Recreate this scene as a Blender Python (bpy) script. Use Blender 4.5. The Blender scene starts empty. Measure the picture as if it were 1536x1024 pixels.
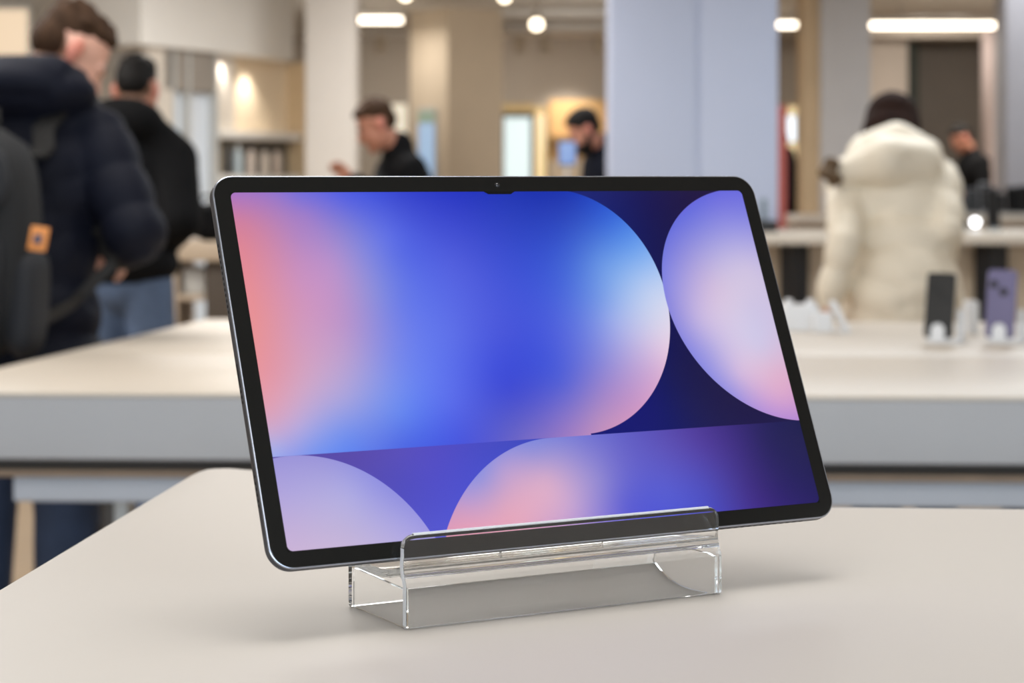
import bpy, bmesh, math, random
import numpy as np
from mathutils import Vector, Matrix, Quaternion

random.seed(7)
SC = bpy.context.scene
COL = SC.collection
F = 3170.0            # focal length in pixels of the 1536 px wide frame
HOR = 265.0           # image row of the eye level
EYE = 1.25            # camera height above the floor
D1 = 0.2154           # camera height above the near table top
D2 = 0.37             # camera height above the long counter top
T1 = EYE - D1
T2 = EYE - D2
EXPO = -0.7           # exposure of the view, in stops


def W(px, py, y):
    return Vector(((px - 768.0) / F * y, y, EYE + (HOR - py) / F * y))


def PX(px, y):
    return (px - 768.0) / F * y


def PZ(py, y):
    return EYE + (HOR - py) / F * y


def lin(c):
    out = []
    for v in c:
        v = v / 255.0
        out.append(v / 12.92 if v <= 0.04045 else ((v + 0.055) / 1.055) ** 2.4)
    return (out[0], out[1], out[2], 1.0)


# ------------------------------------------------------------------ materials
MATS = {}


def mat(name, rgb, rough=0.5, metal=0.0, spec=0.5, var=0.04, vscale=6.0, bump=0.0, bscale=200.0,
        sheen=0.0, coat=0.0, stretch=(1, 1, 1)):
    if name in MATS:
        return MATS[name]
    m = bpy.data.materials.new(name)
    m.use_nodes = True
    nt = m.node_tree
    b = nt.nodes['Principled BSDF']
    b.inputs['Roughness'].default_value = rough
    b.inputs['Metallic'].default_value = metal
    b.inputs['Specular IOR Level'].default_value = spec
    if sheen:
        b.inputs['Sheen Weight'].default_value = sheen
        b.inputs['Sheen Roughness'].default_value = 0.5
    if coat:
        b.inputs['Coat Weight'].default_value = coat
        b.inputs['Coat Roughness'].default_value = 0.1
    tc = nt.nodes.new('ShaderNodeTexCoord')
    mp = nt.nodes.new('ShaderNodeMapping')
    mp.inputs['Scale'].default_value = stretch
    nt.links.new(tc.outputs['Object'], mp.inputs['Vector'])
    n = nt.nodes.new('ShaderNodeTexNoise')
    n.inputs['Scale'].default_value = vscale
    n.inputs['Detail'].default_value = 4
    nt.links.new(mp.outputs['Vector'], n.inputs['Vector'])
    r = nt.nodes.new('ShaderNodeValToRGB')
    c = lin(rgb)
    r.color_ramp.elements[0].position = 0.3
    r.color_ramp.elements[1].position = 0.7
    r.color_ramp.elements[0].color = [x * (1 - var) for x in c[:3]] + [1]
    r.color_ramp.elements[1].color = [min(1, x * (1 + var)) for x in c[:3]] + [1]
    nt.links.new(n.outputs['Fac'], r.inputs['Fac'])
    nt.links.new(r.outputs['Color'], b.inputs['Base Color'])
    if bump:
        n2 = nt.nodes.new('ShaderNodeTexNoise')
        n2.inputs['Scale'].default_value = bscale
        n2.inputs['Detail'].default_value = 3
        nt.links.new(mp.outputs['Vector'], n2.inputs['Vector'])
        bp = nt.nodes.new('ShaderNodeBump')
        bp.inputs['Strength'].default_value = bump
        bp.inputs['Distance'].default_value = 0.002
        nt.links.new(n2.outputs['Fac'], bp.inputs['Height'])
        nt.links.new(bp.outputs['Normal'], b.inputs['Normal'])
    MATS[name] = m
    return m


def emis(name, rgb, strength):
    if name in MATS:
        return MATS[name]
    m = bpy.data.materials.new(name)
    m.use_nodes = True
    nt = m.node_tree
    b = nt.nodes['Principled BSDF']
    b.inputs['Base Color'].default_value = (0.12, 0.12, 0.12, 1)
    b.inputs['Emission Color'].default_value = lin(rgb)
    b.inputs['Emission Strength'].default_value = strength * 2 ** (-EXPO)
    MATS[name] = m
    return m


M_white_top = mat('satin_white_laminate', (187, 181, 174), 0.5, spec=0.25, var=0.012, vscale=3, bump=0.02, bscale=900)
M_white_top2 = mat('satin_cream_laminate', (208, 197, 182), 0.38, spec=0.35, var=0.015, vscale=3)
M_grey_face = mat('pale_grey_lacquer', (172, 172, 174), 0.45, var=0.02)
M_apron = mat('grey_blue_lacquer', (176, 180, 188), 0.5, var=0.02)
M_gap = mat('dark_recess', (48, 44, 40), 0.7)
M_oak = mat('light_wood', (140, 118, 96), 0.5, var=0.12, vscale=20, stretch=(1, 8, 8))
M_post_dark = mat('dark_bronze_metal', (58, 48, 38), 0.45, metal=0.3)
M_post_pale = mat('pale_metal', (190, 190, 186), 0.4)
M_alu = mat('graphite_aluminium', (62, 64, 72), 0.42, metal=0.6, var=0.03, bump=0.02, bscale=3000)
M_alu_edge = mat('polished_chamfer', (176, 182, 196), 0.22, metal=1.0, var=0.01)
M_bezel = mat('black_cover_glass', (14, 14, 13), 0.16, spec=0.32, var=0.02)
M_hole = mat('black_opening', (6, 6, 6), 0.8)
M_lens = mat('camera_glass', (30, 31, 36), 0.08, spec=0.8, var=0.05)
M_lens_ring = mat('camera_ring', (8, 8, 9), 0.4)

# ------------------------------------------------------------------ object helpers


def link(o, parent=None, inv=False):
    COL.objects.link(o)
    if parent is not None:
        o.parent = parent
        if inv:
            o.matrix_parent_inverse = Matrix.LocRotScale(parent.location, parent.rotation_euler, parent.scale).inverted()
    return o


def build(name, bm, m, parent=None, smooth=False, inv=True, angle=None):
    bmesh.ops.recalc_face_normals(bm, faces=bm.faces[:])
    me = bpy.data.meshes.new(name)
    bm.to_mesh(me)
    bm.free()
    ms = m if isinstance(m, (list, tuple)) else [m]
    for x in ms:
        me.materials.append(x)
    if smooth:
        me.polygons.foreach_set('use_smooth', [True] * len(me.polygons))
        if angle:
            me.set_sharp_from_angle(angle=math.radians(angle))
    o = bpy.data.objects.new(name, me)
    return link(o, parent, inv)


def tag(o, label, cat, group=None, kind=None):
    o['label'] = label
    o['category'] = cat
    if group:
        o['group'] = group
    if kind:
        o['kind'] = kind
    return o


def struct(o):
    o['kind'] = 'structure'
    return o


def thing(name, label, cat, loc=(0, 0, 0), rot=(0, 0, 0), group=None):
    o = bpy.data.objects.new(name, None)
    o.empty_display_size = 0.05
    o.location = loc
    o.rotation_euler = rot
    COL.objects.link(o)
    return tag(o, label, cat, group)


def part_label(o, s):
    o['label'] = s
    return o


def box(bm, lo, hi, bev=0.0, seg=2, M=None):
    v = []
    for z in (lo[2], hi[2]):
        for x, y in ((lo[0], lo[1]), (hi[0], lo[1]), (hi[0], hi[1]), (lo[0], hi[1])):
            v.append(bm.verts.new((x, y, z)))
    fs = [bm.faces.new([v[i] for i in q]) for q in
          ((3, 2, 1, 0), (4, 5, 6, 7), (0, 1, 5, 4), (1, 2, 6, 5), (2, 3, 7, 6), (3, 0, 4, 7))]
    allv = set(v)
    if bev:
        es = list({e for f in fs for e in f.edges})
        r = bmesh.ops.bevel(bm, geom=es, offset=bev, segments=seg, affect='EDGES', profile=0.5)
        allv = set(x for x in r['verts']) | {x for x in v if x.is_valid}
    if M is not None:
        bmesh.ops.transform(bm, matrix=M, verts=list(allv))
    return list(allv)


def boxobj(name, lo, hi, m, parent=None, bev=0.0, inv=True):
    bm = bmesh.new()
    box(bm, lo, hi, bev)
    return build(name, bm, m, parent, smooth=bev > 0, inv=inv, angle=40)


def loft(bm, rings, cap0=True, cap1=True):
    vr = [[bm.verts.new(p) for p in r] for r in rings]
    n = len(vr[0])
    for a, b in zip(vr[:-1], vr[1:]):
        for i in range(n):
            j = (i + 1) % n
            bm.faces.new((a[i], a[j], b[j], b[i]))
    if cap0:
        bm.faces.new(vr[0][::-1])
    if cap1:
        bm.faces.new(vr[-1])
    return vr


def rr(w, h, r, inset=0.0, seg=10):
    """rounded rectangle outline centred on the origin"""
    w, h, r = w - 2 * inset, h - 2 * inset, max(1e-5, r - inset)
    pts = []
    for cx, cy, a0 in ((w / 2 - r, h / 2 - r, 0), (-w / 2 + r, h / 2 - r, 90), (-w / 2 + r, -h / 2 + r, 180), (w / 2 - r, -h / 2 + r, 270)):
        for k in range(seg + 1):
            a = math.radians(a0 + 90.0 * k / seg)
            pts.append((cx + r * math.cos(a), cy + r * math.sin(a)))
    return pts


def slab(bm, w, h, r, prof, M=None, seg=10):
    """rounded slab, prof = list of (inset, z)"""
    rings = []
    for ins, z in prof:
        rg = [Vector((x, y, z)) for x, y in rr(w, h, r, ins, seg)]
        if M is not None:
            rg = [M @ p for p in rg]
        rings.append(rg)
    loft(bm, rings)


def lathe(bm, prof, seg=24, M=None):
    rings = []
    for r, z in prof:
        rg = [Vector((r * math.cos(2 * math.pi * k / seg), r * math.sin(2 * math.pi * k / seg), z)) for k in range(seg)]
        if M is not None:
            rg = [M @ p for p in rg]
        rings.append(rg)
    loft(bm, rings)


def prism(bm, poly, z0, z1, ch=0.002):
    """vertical prism with small chamfers; poly counter-clockwise"""
    c = sum((Vector(p) for p in poly), Vector((0, 0))) / len(poly)

    def off(d):
        n = len(poly)
        out = []
        for i in range(n):
            a, b, e = Vector(poly[i - 1]), Vector(poly[i]), Vector(poly[(i + 1) % n])
            n1 = Vector((-(b - a).y, (b - a).x)).normalized()
            n2 = Vector((-(e - b).y, (e - b).x)).normalized()
            m = (n1 + n2)
            m = m / max(0.3, m.length_squared / 2 if m.length_squared else 1)
            out.append(b + m * d)
        return out
    i0 = off(ch)
    loft(bm, [[Vector((p[0], p[1], z)) for p in o] for o, z in
              ((i0, z0), (poly, z0 + ch), (poly, z1 - ch), (off(ch * 0.3), z1 - ch * 0.3), (i0, z1))])


def tube(bm, pts, r, seg=8):
    pts = [Vector(p) for p in pts]
    rings = []
    for i, p in enumerate(pts):
        t = (pts[min(i + 1, len(pts) - 1)] - pts[max(i - 1, 0)]).normalized()
        ref = Vector((0, 0, 1)) if abs(t.z) < 0.9 else Vector((1, 0, 0))
        a = t.cross(ref).normalized()
        b = t.cross(a)
        rr_ = r[i] if isinstance(r, (list, tuple)) else r
        rings.append([p + (a * math.cos(2 * math.pi * k / seg) + b * math.sin(2 * math.pi * k / seg)) * rr_ for k in range(seg)])
    loft(bm, rings)


def ribbon(bm, pts, wdir, w, t):
    """flat strap along pts"""
    pts = [Vector(p) for p in pts]
    rings = []
    for i, p in enumerate(pts):
        tan = (pts[min(i + 1, len(pts) - 1)] - pts[max(i - 1, 0)]).normalized()
        wd = wdir[i] if isinstance(wdir, list) else wdir
        wd = (wd - tan * wd.dot(tan)).normalized()
        nn = tan.cross(wd)
        rings.append([p + wd * w / 2 + nn * t / 2, p - wd * w / 2 + nn * t / 2, p - wd * w / 2 - nn * t / 2, p + wd * w / 2 - nn * t / 2])
    loft(bm, rings)


# ------------------------------------------------------------------ organic shapes
def caps(bm, p1, r1, p2, r2, seg=16, hs=5):
    p1, p2 = Vector(p1), Vector(p2)
    ax = p2 - p1
    L = ax.length
    if L < 1e-6:
        ax = Vector((0, 0, 1))
    ax = ax.normalized()
    ref = Vector((0, 0, 1)) if abs(ax.z) < 0.9 else Vector((1, 0, 0))
    a = ax.cross(ref).normalized()
    b = ax.cross(a)
    rings = []
    for k in range(hs):
        t = math.pi / 2 * (1 - (k + 0.5) / hs)
        rings.append((p1 - ax * r1 * math.sin(t), r1 * math.cos(t)))
    for k in range(hs):
        t = math.pi / 2 * ((k + 0.5) / hs)
        rings.append((p2 + ax * r2 * math.sin(t), r2 * math.cos(t)))
    loft(bm, [[c + (a * math.cos(2 * math.pi * i / seg) + b * math.sin(2 * math.pi * i / seg)) * r for i in range(seg)] for c, r in rings])


def elli(bm, c, rad, M=None, seg=18):
    T = Matrix.Translation(Vector(c)) @ (M.to_4x4() if M is not None else Matrix.Identity(4)) @ Matrix.Diagonal((rad[0], rad[1], rad[2], 1))
    bmesh.ops.create_uvsphere(bm, u_segments=seg, v_segments=seg // 2 + 2, radius=1.0, matrix=T)


def bake(name, bm, m, parent, voxel=0.01, smooth=4, post=None, tags=None):
    """union of the shapes as ONE continuous skin"""
    bmesh.ops.recalc_face_normals(bm, faces=bm.faces[:])
    me = bpy.data.meshes.new('tmp')
    bm.to_mesh(me)
    bm.free()
    o = bpy.data.objects.new('tmp', me)
    COL.objects.link(o)
    md = o.modifiers.new('r', 'REMESH')
    md.mode = 'VOXEL'
    md.voxel_size = voxel
    if smooth:
        s = o.modifiers.new('s', 'SMOOTH')
        s.factor = 0.5
        s.iterations = smooth
    dg = bpy.context.evaluated_depsgraph_get()
    dg.update()
    out = bpy.data.meshes.new_from_object(o.evaluated_get(dg))
    bpy.data.objects.remove(o)
    bpy.data.meshes.remove(me)
    out.name = name
    out.materials.clear()
    ms = m if isinstance(m, (list, tuple)) else [m]
    for x in ms:
        out.materials.append(x)
    nv = len(out.vertices)
    if post is not None:
        co = np.empty(nv * 3, np.float32)
        no = np.empty(nv * 3, np.float32)
        out.vertices.foreach_get('co', co)
        out.vertices.foreach_get('normal', no)
        co = post(co.reshape(-1, 3), no.reshape(-1, 3))
        out.vertices.foreach_set('co', co.astype(np.float32).ravel())
    np_ = len(out.polygons)
    mi = np.zeros(np_, np.int32)
    if tags:
        cc = np.empty(np_ * 3, np.float32)
        out.polygons.foreach_get('center', cc)
        cc = cc.reshape(-1, 3)
        for idx, c, rad, M in tags:
            d = (cc - np.array(c))
            if M is not None:
                d = d @ np.array(M)      # into local axes
            d = d / np.array(rad)
            mi[(d ** 2).sum(1) < 1] = idx
    out.polygons.foreach_set('material_index', mi)
    out.polygons.foreach_set('use_smooth', np.ones(np_, bool))
    out.update()
    return link(bpy.data.objects.new(name, out), parent, True)


def quilt(segs, pitch, amp):
    """puffer stitching: ridges measured along the nearest skeleton segment"""
    S = [(np.array(a), np.array(b), off) for a, b, off in segs]

    def post(co, no):
        best = np.full(len(co), 1e9)
        t = np.zeros(len(co))
        for a, b, off in S:
            ab = b - a
            L = np.linalg.norm(ab)
            u = np.clip(((co - a) @ ab) / (L * L), 0, 1)
            d = np.linalg.norm(co - (a + u[:, None] * ab), axis=1)
            k = d < best
            best[k] = d[k]
            uu = ((co - a) @ ab) / L + off
            t[k] = uu[k]
        h = np.abs(np.sin(np.pi * t / pitch)) ** 0.6
        return co + no * ((h - 0.7) * amp)[:, None]
    return post


# =================================================================== TABLET
def build_tablet():
    P = np.array([[316.3, 264.8], [1124.7, 264.8], [1254.6, 772.4], [409.8, 854.6]])
    R = [np.array([(p[0] - 768) / F, 1, (HOR - p[1]) / F]) for p in P]
    d = np.linalg.solve(np.stack([R[1], -R[2], R[3]], 1), R[0])
    Q = [R[0], d[0] * R[1], d[1] * R[2], d[2] * R[3]]
    s = .3264 / np.linalg.norm(Q[1] - Q[0])
    Q = [q * s for q in Q]
    ex = Q[1] - Q[0]
    ex[2] = 0
    ex /= np.linalg.norm(ex)
    ey = Q[0] - Q[3]
    h = np.linalg.norm(ey)
    ey = ey - ex * (ey @ ex)
    ey /= np.linalg.norm(ey)
    n = np.cross(ex, ey)
    O = Q[3] + np.array([0, 0, EYE])
    return O, ex, ey, n, .3264, h


TO, TX, TY, TN, TW, TH = build_tablet()
TM = Matrix(((TX[0], TY[0], TN[0], 0), (TX[1], TY[1], TN[1], 0), (TX[2], TY[2], TN[2], 0), (0, 0, 0, 1)))
TC = Vector(TO) + Vector(TX) * TW / 2      # middle of the bottom edge
tablet = thing('tablet_computer', 'large black-framed tablet leaning in the clear acrylic holder, abstract blue and pink wallpaper lit', 'tablet', TC)
tablet.rotation_euler = TM.to_euler()
# local coordinates: x along the bottom edge (centred), y up the tablet, z out of the glass
OFF = Matrix.Translation((0, TH / 2, 0))
OW, OH, OR = TW + 0.0012, TH + 0.0012, 0.0118
bm = bmesh.new()
slab(bm, OW, OH, OR, [(0.0022, -0.0064), (0.0007, -0.0060), (0.0001, -0.0052), (0.0, -0.0044), (0.0, -0.0009)], OFF, 14)
build('housing', bm, M_alu, tablet, True, False, 35)
bm = bmesh.new()
slab(bm, OW, OH, OR, [(0.0, -0.0009), (0.0, -0.0006), (0.0002, -0.0003), (0.0006, -0.0001), (0.0012, -0.0001)], OFF, 14)
part_label(build('chamfered_rim', bm, M_alu_edge, tablet, True, False, 35), 'bright polished rim around the glass')
bm = bmesh.new()
slab(bm, TW, TH, 0.0112, [(0.0002, -0.0006), (0.0001, -0.0001), (0.0004, 0.0002), (0.0009, 0.00025)], OFF, 14)
build('front_glass', bm, M_bezel, tablet, True, False, 35)


# ---- screen: a fine grid carrying the wallpaper's colour fields, shapes cut by nodes
SX0, SX1, SY0, SY1 = 8.5, 317.6, 7.8, 190.1


def unproj(px, py):
    r = np.array([(px - 768) / F, 1, (HOR - py) / F])
    o = TO - np.array([0, 0, EYE])
    t = (o @ TN) / (r @ TN)
    q = r * t - o
    return (q @ TX * 1000, q @ TY * 1000)


def s2l(a):
    a = np.clip(a, 0, 255) / 255.0
    return np.where(a <= 0.04045, a / 12.92, ((a + 0.055) / 1.055) ** 2.4)


FIELDS = {
    'pill': [(350, 295, 178, 122, 195), (365, 330, 208, 130, 165), (385, 400, 225, 142, 160), (400, 480, 230, 150, 162), (410, 560, 228, 155, 172),
             (405, 620, 222, 165, 190), (414, 650, 200, 172, 215), (412, 672, 172, 178, 236), (432, 682, 155, 162, 236),
             (416, 302, 162, 124, 202), (450, 300, 132, 118, 218), (458, 320, 160, 126, 206), (450, 355, 180, 136, 200), (450, 420, 206, 148, 195), (450, 500, 214, 156, 192), (500, 397, 186, 147, 208), (500, 440, 196, 150, 204), (542, 376, 138, 138, 224), (563, 440, 142, 144, 224), (450, 580, 214, 168, 200),
             (450, 640, 185, 172, 226), (470, 672, 132, 155, 240), (520, 300, 92, 102, 229), (520, 340, 132, 128, 218), (520, 480, 186, 150, 208), (584, 355, 98, 114, 234),
             (520, 530, 188, 160, 212), (520, 600, 168, 165, 227), (520, 655, 115, 145, 242), (560, 674, 98, 125, 236),
             (600, 300, 64, 78, 212), (600, 380, 92, 110, 232), (600, 460, 112, 128, 236), (600, 540, 120, 138, 240), (600, 620, 106, 138, 243), (605, 668, 82, 108, 232),
             (680, 300, 48, 62, 200), (680, 400, 84, 98, 226), (680, 500, 95, 113, 236), (680, 600, 92, 110, 238), (690, 660, 76, 90, 226),
             (760, 300, 40, 60, 186), (760, 400, 65, 84, 215), (760, 500, 74, 88, 222), (760, 580, 66, 78, 216), (760, 635, 92, 94, 206), (790, 656, 118, 108, 202),
             (850, 300, 38, 62, 182), (840, 360, 56, 86, 206), (840, 430, 74, 104, 222), (840, 500, 85, 103, 225), (840, 570, 85, 98, 218), (840, 620, 128, 114, 206), (850, 648, 155, 124, 200),
             (910, 330, 60, 105, 218), (900, 395, 105, 150, 232), (900, 450, 122, 156, 234), (920, 480, 160, 176, 238), (900, 540, 138, 138, 222), (910, 590, 168, 138, 206), (900, 632, 188, 144, 196),
             (950, 370, 108, 160, 240), (970, 430, 186, 206, 245), (978, 480, 210, 212, 240), (985, 520, 222, 200, 230), (985, 560, 216, 176, 216), (950, 605, 202, 152, 202)],
    'disc': [(1080, 295, 114, 114, 226), (1040, 330, 120, 124, 226), (1010, 380, 134, 134, 226), (1000, 420, 140, 140, 230), (1010, 460, 152, 146, 226), (1100, 340, 152, 150, 230), (1120, 320, 132, 132, 228),
             (1080, 400, 200, 188, 229), (1120, 400, 208, 196, 230), (1050, 430, 198, 180, 226), (1070, 430, 212, 192, 226), (1130, 460, 210, 200, 232), (1050, 480, 200, 184, 230), (1060, 530, 166, 160, 230),
             (1140, 520, 212, 202, 234), (1110, 560, 214, 188, 226), (1165, 560, 226, 182, 211), (1170, 592, 222, 172, 210), (1150, 615, 192, 152, 220), (1190, 625, 190, 145, 216), (1100, 592, 160, 150, 228), (1030, 510, 150, 146, 228)],
    'night': [(900, 295, 32, 38, 112), (940, 320, 28, 32, 100), (980, 310, 30, 27, 84), (1010, 300, 34, 28, 76), (990, 380, 28, 28, 84), (1010, 520, 28, 28, 84), (1020, 560, 30, 30, 84), (980, 615, 24, 30, 110), (910, 642, 22, 30, 116), (1050, 620, 34, 33, 86), (1150, 633, 36, 31, 76), (1190, 633, 38, 34, 80)],
    'valley': [(490, 683, 92, 78, 172), (530, 688, 92, 78, 175), (600, 720, 85, 80, 192), (650, 760, 84, 84, 206), (660, 795, 88, 90, 212), (650, 690, 86, 80, 200), (720, 680, 76, 80, 202), (780, 662, 70, 78, 196), (600, 678, 92, 82, 190)],
    'moon': [(420, 695, 163, 155, 222), (440, 740, 180, 170, 226), (440, 800, 200, 180, 220), (520, 740, 178, 174, 230), (520, 800, 196, 182, 222), (600, 780, 170, 165, 230), (480, 690, 160, 154, 222), (560, 730, 156, 155, 230), (440, 820, 204, 182, 220), (630, 795, 168, 162, 230), (600, 750, 152, 150, 228)],
    'band': [(680, 790, 226, 160, 190), (700, 750, 188, 158, 214), (720, 715, 150, 150, 226), (690, 770, 215, 160, 196), (760, 760, 226, 170, 196), (754, 703, 184, 160, 216), (800, 678, 152, 148, 220), (820, 720, 218, 174, 206), (860, 760, 198, 165, 214), (820, 790, 214, 166, 204),
             (880, 680, 138, 132, 215), (900, 720, 148, 138, 214), (890, 775, 160, 140, 216), (940, 760, 98, 98, 214), (940, 690, 108, 104, 206), (1000, 670, 95, 84, 186), (1000, 740, 90, 95, 212), (1050, 660, 84, 65, 160), (1060, 740, 80, 80, 192),
             (1110, 660, 62, 48, 126), (1100, 740, 75, 64, 160), (1150, 660, 45, 40, 98), (1170, 720, 48, 40, 106), (1200, 660, 40, 38, 86), (1210, 745, 45, 38, 102), (1130, 750, 68, 50, 138)],
}
GX, GY = 180, 108
gx = np.linspace(SX0, SX1, GX)
gy = np.linspace(SY0, SY1, GY)
GXX, GYY = np.meshgrid(gx, gy)
gpts = np.stack([GXX.ravel(), GYY.ravel()], 1)


def tps(ctrl):
    X = np.array([unproj(c[0], c[1]) for c in ctrl]) / 100.0
    V = np.array([c[2:] for c in ctrl], float)
    n = len(X)

    def U(a, b):
        d2 = ((a[:, None] - b[None]) ** 2).sum(2) + 1e-12
        return 0.5 * d2 * np.log(d2)
    K = U(X, X) + np.eye(n) * 0.004
    Pm = np.c_[np.ones(n), X]
    A = np.block([[K, Pm], [Pm.T, np.zeros((3, 3))]])
    sol = np.linalg.solve(A, np.r_[V, np.zeros((3, 3))])
    g = gpts / 100.0
    out = U(g, X) @ sol[:n] + np.c_[np.ones(len(g)), g] @ sol[n:]
    lo, hi = V.min(0) - 6, V.max(0) + 6
    return np.clip(s2l(np.clip(out, lo, hi)) - 0.011, 0, 1)      # the glass adds its own faint reflection


sm = bpy.data.meshes.new('screen')
verts = [((x - TW * 500) / 1000.0, y / 1000.0, 0.0) for x, y in gpts]
faces = [(j * GX + i, j * GX + i + 1, (j + 1) * GX + i + 1, (j + 1) * GX + i) for j in range(GY - 1) for i in range(GX - 1)]
sm.from_pydata(verts, [], faces)
uvl = sm.uv_layers.new(name='UVMap')
lv = np.empty(len(sm.loops), np.int32)
sm.loops.foreach_get('vertex_index', lv)
uvl.data.foreach_set('uv', (gpts[lv] / 100.0).astype(np.float32).ravel())
for nm, ctrl in FIELDS.items():
    at = sm.attributes.new(nm, 'FLOAT_COLOR', 'POINT')
    c = np.c_[tps(ctrl), np.ones(len(gpts))].astype(np.float32)
    at.data.foreach_set('color', c.ravel())
sm_m = bpy.data.materials.new('lit_display')
sm_m.use_nodes = True
nt = sm_m.node_tree
bs = nt.nodes['Principled BSDF']


class X_:
    """tiny expression builder for math nodes"""

    def __init__(s, sock):
        s.s = sock

    @staticmethod
    def op(kind, a, b=None, clamp=False):
        n_ = nt.nodes.new('ShaderNodeMath')
        n_.operation = kind
        n_.use_clamp = clamp
        for i, v in enumerate((a, b)):
            if v is None:
                continue
            if isinstance(v, X_):
                nt.links.new(v.s, n_.inputs[i])
            else:
                n_.inputs[i].default_value = v
        return X_(n_.outputs[0])

    def __add__(s, o): return X_.op('ADD', s, o)
    def __sub__(s, o): return X_.op('SUBTRACT', s, o)
    def __mul__(s, o): return X_.op('MULTIPLY', s, o)


uvn = nt.nodes.new('ShaderNodeUVMap')
uvn.uv_map = 'UVMap'
sep = nt.nodes.new('ShaderNodeSeparateXYZ')
nt.links.new(uvn.outputs[0], sep.inputs[0])
U_ = X_(sep.outputs[0])
V_ = X_(sep.outputs[1])


def conic(pts):
    """ellipse through measured outline points -> implicit function, + inside (about millimetres)"""
    p = np.array([unproj(*q) for q in pts]) / 100.0
    A = np.c_[p[:, 0] ** 2 + p[:, 1] ** 2, p[:, 0] ** 2 - p[:, 1] ** 2, p[:, 0] * p[:, 1], p[:, 0], p[:, 1], np.ones(len(p))]
    # keep it close to a circle: penalise the two anisotropic terms
    A = np.r_[A, [[0, .02, 0, 0, 0, 0], [0, 0, .02, 0, 0, 0]]]
    b = -A[:, 0]
    x = np.linalg.lstsq(A[:, 1:], b, rcond=None)[0]
    a, c2, d_, e_, f_ = x
    val = U_ * U_ * (1 + a) + V_ * V_ * (1 - a) + U_ * V_ * c2 + U_ * d_ + V_ * e_ + f_
    return val * -60.0    # ~0.1 mm units near the rim


C1 = conic([(850, 287), (896, 303), (955, 353), (994, 426), (1004, 492), (1004, 500), (991, 569), (966, 605), (932, 633), (885, 651)])
C2 = conic([(1081, 286), (1030, 310), (993.4, 410), (1002, 465), (1030, 521), (1072.6, 572), (1118, 605), (1160.5, 624.7), (1195, 630)])
C3 = conic([(410, 687), (461, 684.6), (520.6, 694.5), (570, 722.6), (608.6, 753), (645.5, 798)])
C4 = conic([(669, 797), (691, 747), (722.5, 705), (754, 680), (794, 662.5), (835, 656)])


def step(x):      # soft threshold at 0
    return X_.op('MULTIPLY_ADD', x, 3.0, True) if False else X_.op('ADD', x * 3.0, 0.5, True)


def mx(a, b): return X_.op('MAXIMUM', a, b)
def mn(a, b): return X_.op('MINIMUM', a, b)


upper = step((V_ - 0.5365) * 100.0)
pill = step(mx(C1, (U_ * -1.0 + 1.85) * 100.0))
disc = step(C2)
moon = step(C3)
band = step(mx(C4, (U_ - 1.64) * 100.0))


def attr(nm):
    a = nt.nodes.new('ShaderNodeAttribute')
    a.attribute_name = nm
    return a.outputs['Color']


def mixc(f, a, b):
    n_ = nt.nodes.new('ShaderNodeMix')
    n_.data_type = 'RGBA'
    nt.links.new(f.s, n_.inputs['Factor'])
    nt.links.new(a, n_.inputs[6])
    nt.links.new(b, n_.inputs[7])
    return n_.outputs[2]


up = mixc(disc, mixc(pill, attr('night'), attr('pill')), attr('disc'))
lo_ = mixc(moon, mixc(band, attr('valley'), attr('band')), attr('moon'))
pic = mixc(upper, lo_, up)
# active area: rounded corners and the little camera notch in the top edge
cx, cy = (SX0 + SX1) / 200, (SY0 + SY1) / 200
qx = mx(X_.op('ABSOLUTE', U_ - cx) - ((SX1 - SX0) / 200 - 0.03), 0.0)
qy = mx(X_.op('ABSOLUTE', V_ - cy) - ((SY1 - SY0) / 200 - 0.03), 0.0)
rad = X_.op('SQRT', qx * qx + qy * qy)
act = step((rad * -1.0 + 0.0295) * 100.0)
nx = X_.op('ABSOLUTE', U_ - 1.609)
notch = mn((nx * -1.0 + 0.092) * 70.0 + (V_ - 1.8990) * 120.0, (V_ - 1.8852) * 100.0)
act = act * (step(notch) * -1.0 + 1.0)
bs.inputs['Base Color'].default_value = lin((14, 14, 13))
bs.inputs['Roughness'].default_value = 0.16
bs.inputs['Specular IOR Level'].default_value = 0.2
nt.links.new(pic, bs.inputs['Emission Color'])
SCREEN_STRENGTH = 0.96 * 2 ** (-EXPO)
nt.links.new((act * SCREEN_STRENGTH).s, bs.inputs['Emission Strength'])
sm.materials.append(sm_m)
so = bpy.data.objects.new('screen', sm)
link(so, tablet)
so.location = (0, 0, 0.00032)
so['label'] = 'lit screen with overlapping round blue, lilac and pink shapes'
# camera in the notch
bm = bmesh.new()
lathe(bm, [(0.0017, 0.0), (0.0017, 0.0002), (0.0011, 0.00022)], 20, Matrix.Translation((0.1606 - TW / 2, 0.1937, 0.0002)))
cam_ring = build('front_camera', bm, M_lens_ring, tablet, True, False, 30)
bm = bmesh.new()
lathe(bm, [(0.0012, 0.0), (0.001, 0.0003), (0.0006, 0.0005), (0.0001, 0.00056)], 20, Matrix.Translation((0.1606 - TW / 2, 0.1937, 0.0004)))
build('lens', bm, M_lens, cam_ring, True, False)


def side_slots(name, specs, label):
    bm = bmesh.new()
    for (y0, y1) in specs:          # fractions of the height, on the left flank
        box(bm, (-OW / 2 - 0.00008, y0, -0.0044), (-OW / 2 + 0.0008, y1, -0.0028), 0.0003, 2)
    o = build(name, bm, M_hole, tablet, True, False, 40)
    o['label'] = label


def flank(py):           # height on the tablet for an image row of the left edge
    px = 345.7 + .1584 * (py - 450)
    return unproj(px, py)[1] / 1000


def rowset(p0, p1, n, fill=0.62):
    a, b = flank(p0), flank(p1)
    st = (b - a) / n
    return [tuple(sorted((a + st * i, a + st * (i + fill)))) for i in range(n)]


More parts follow.
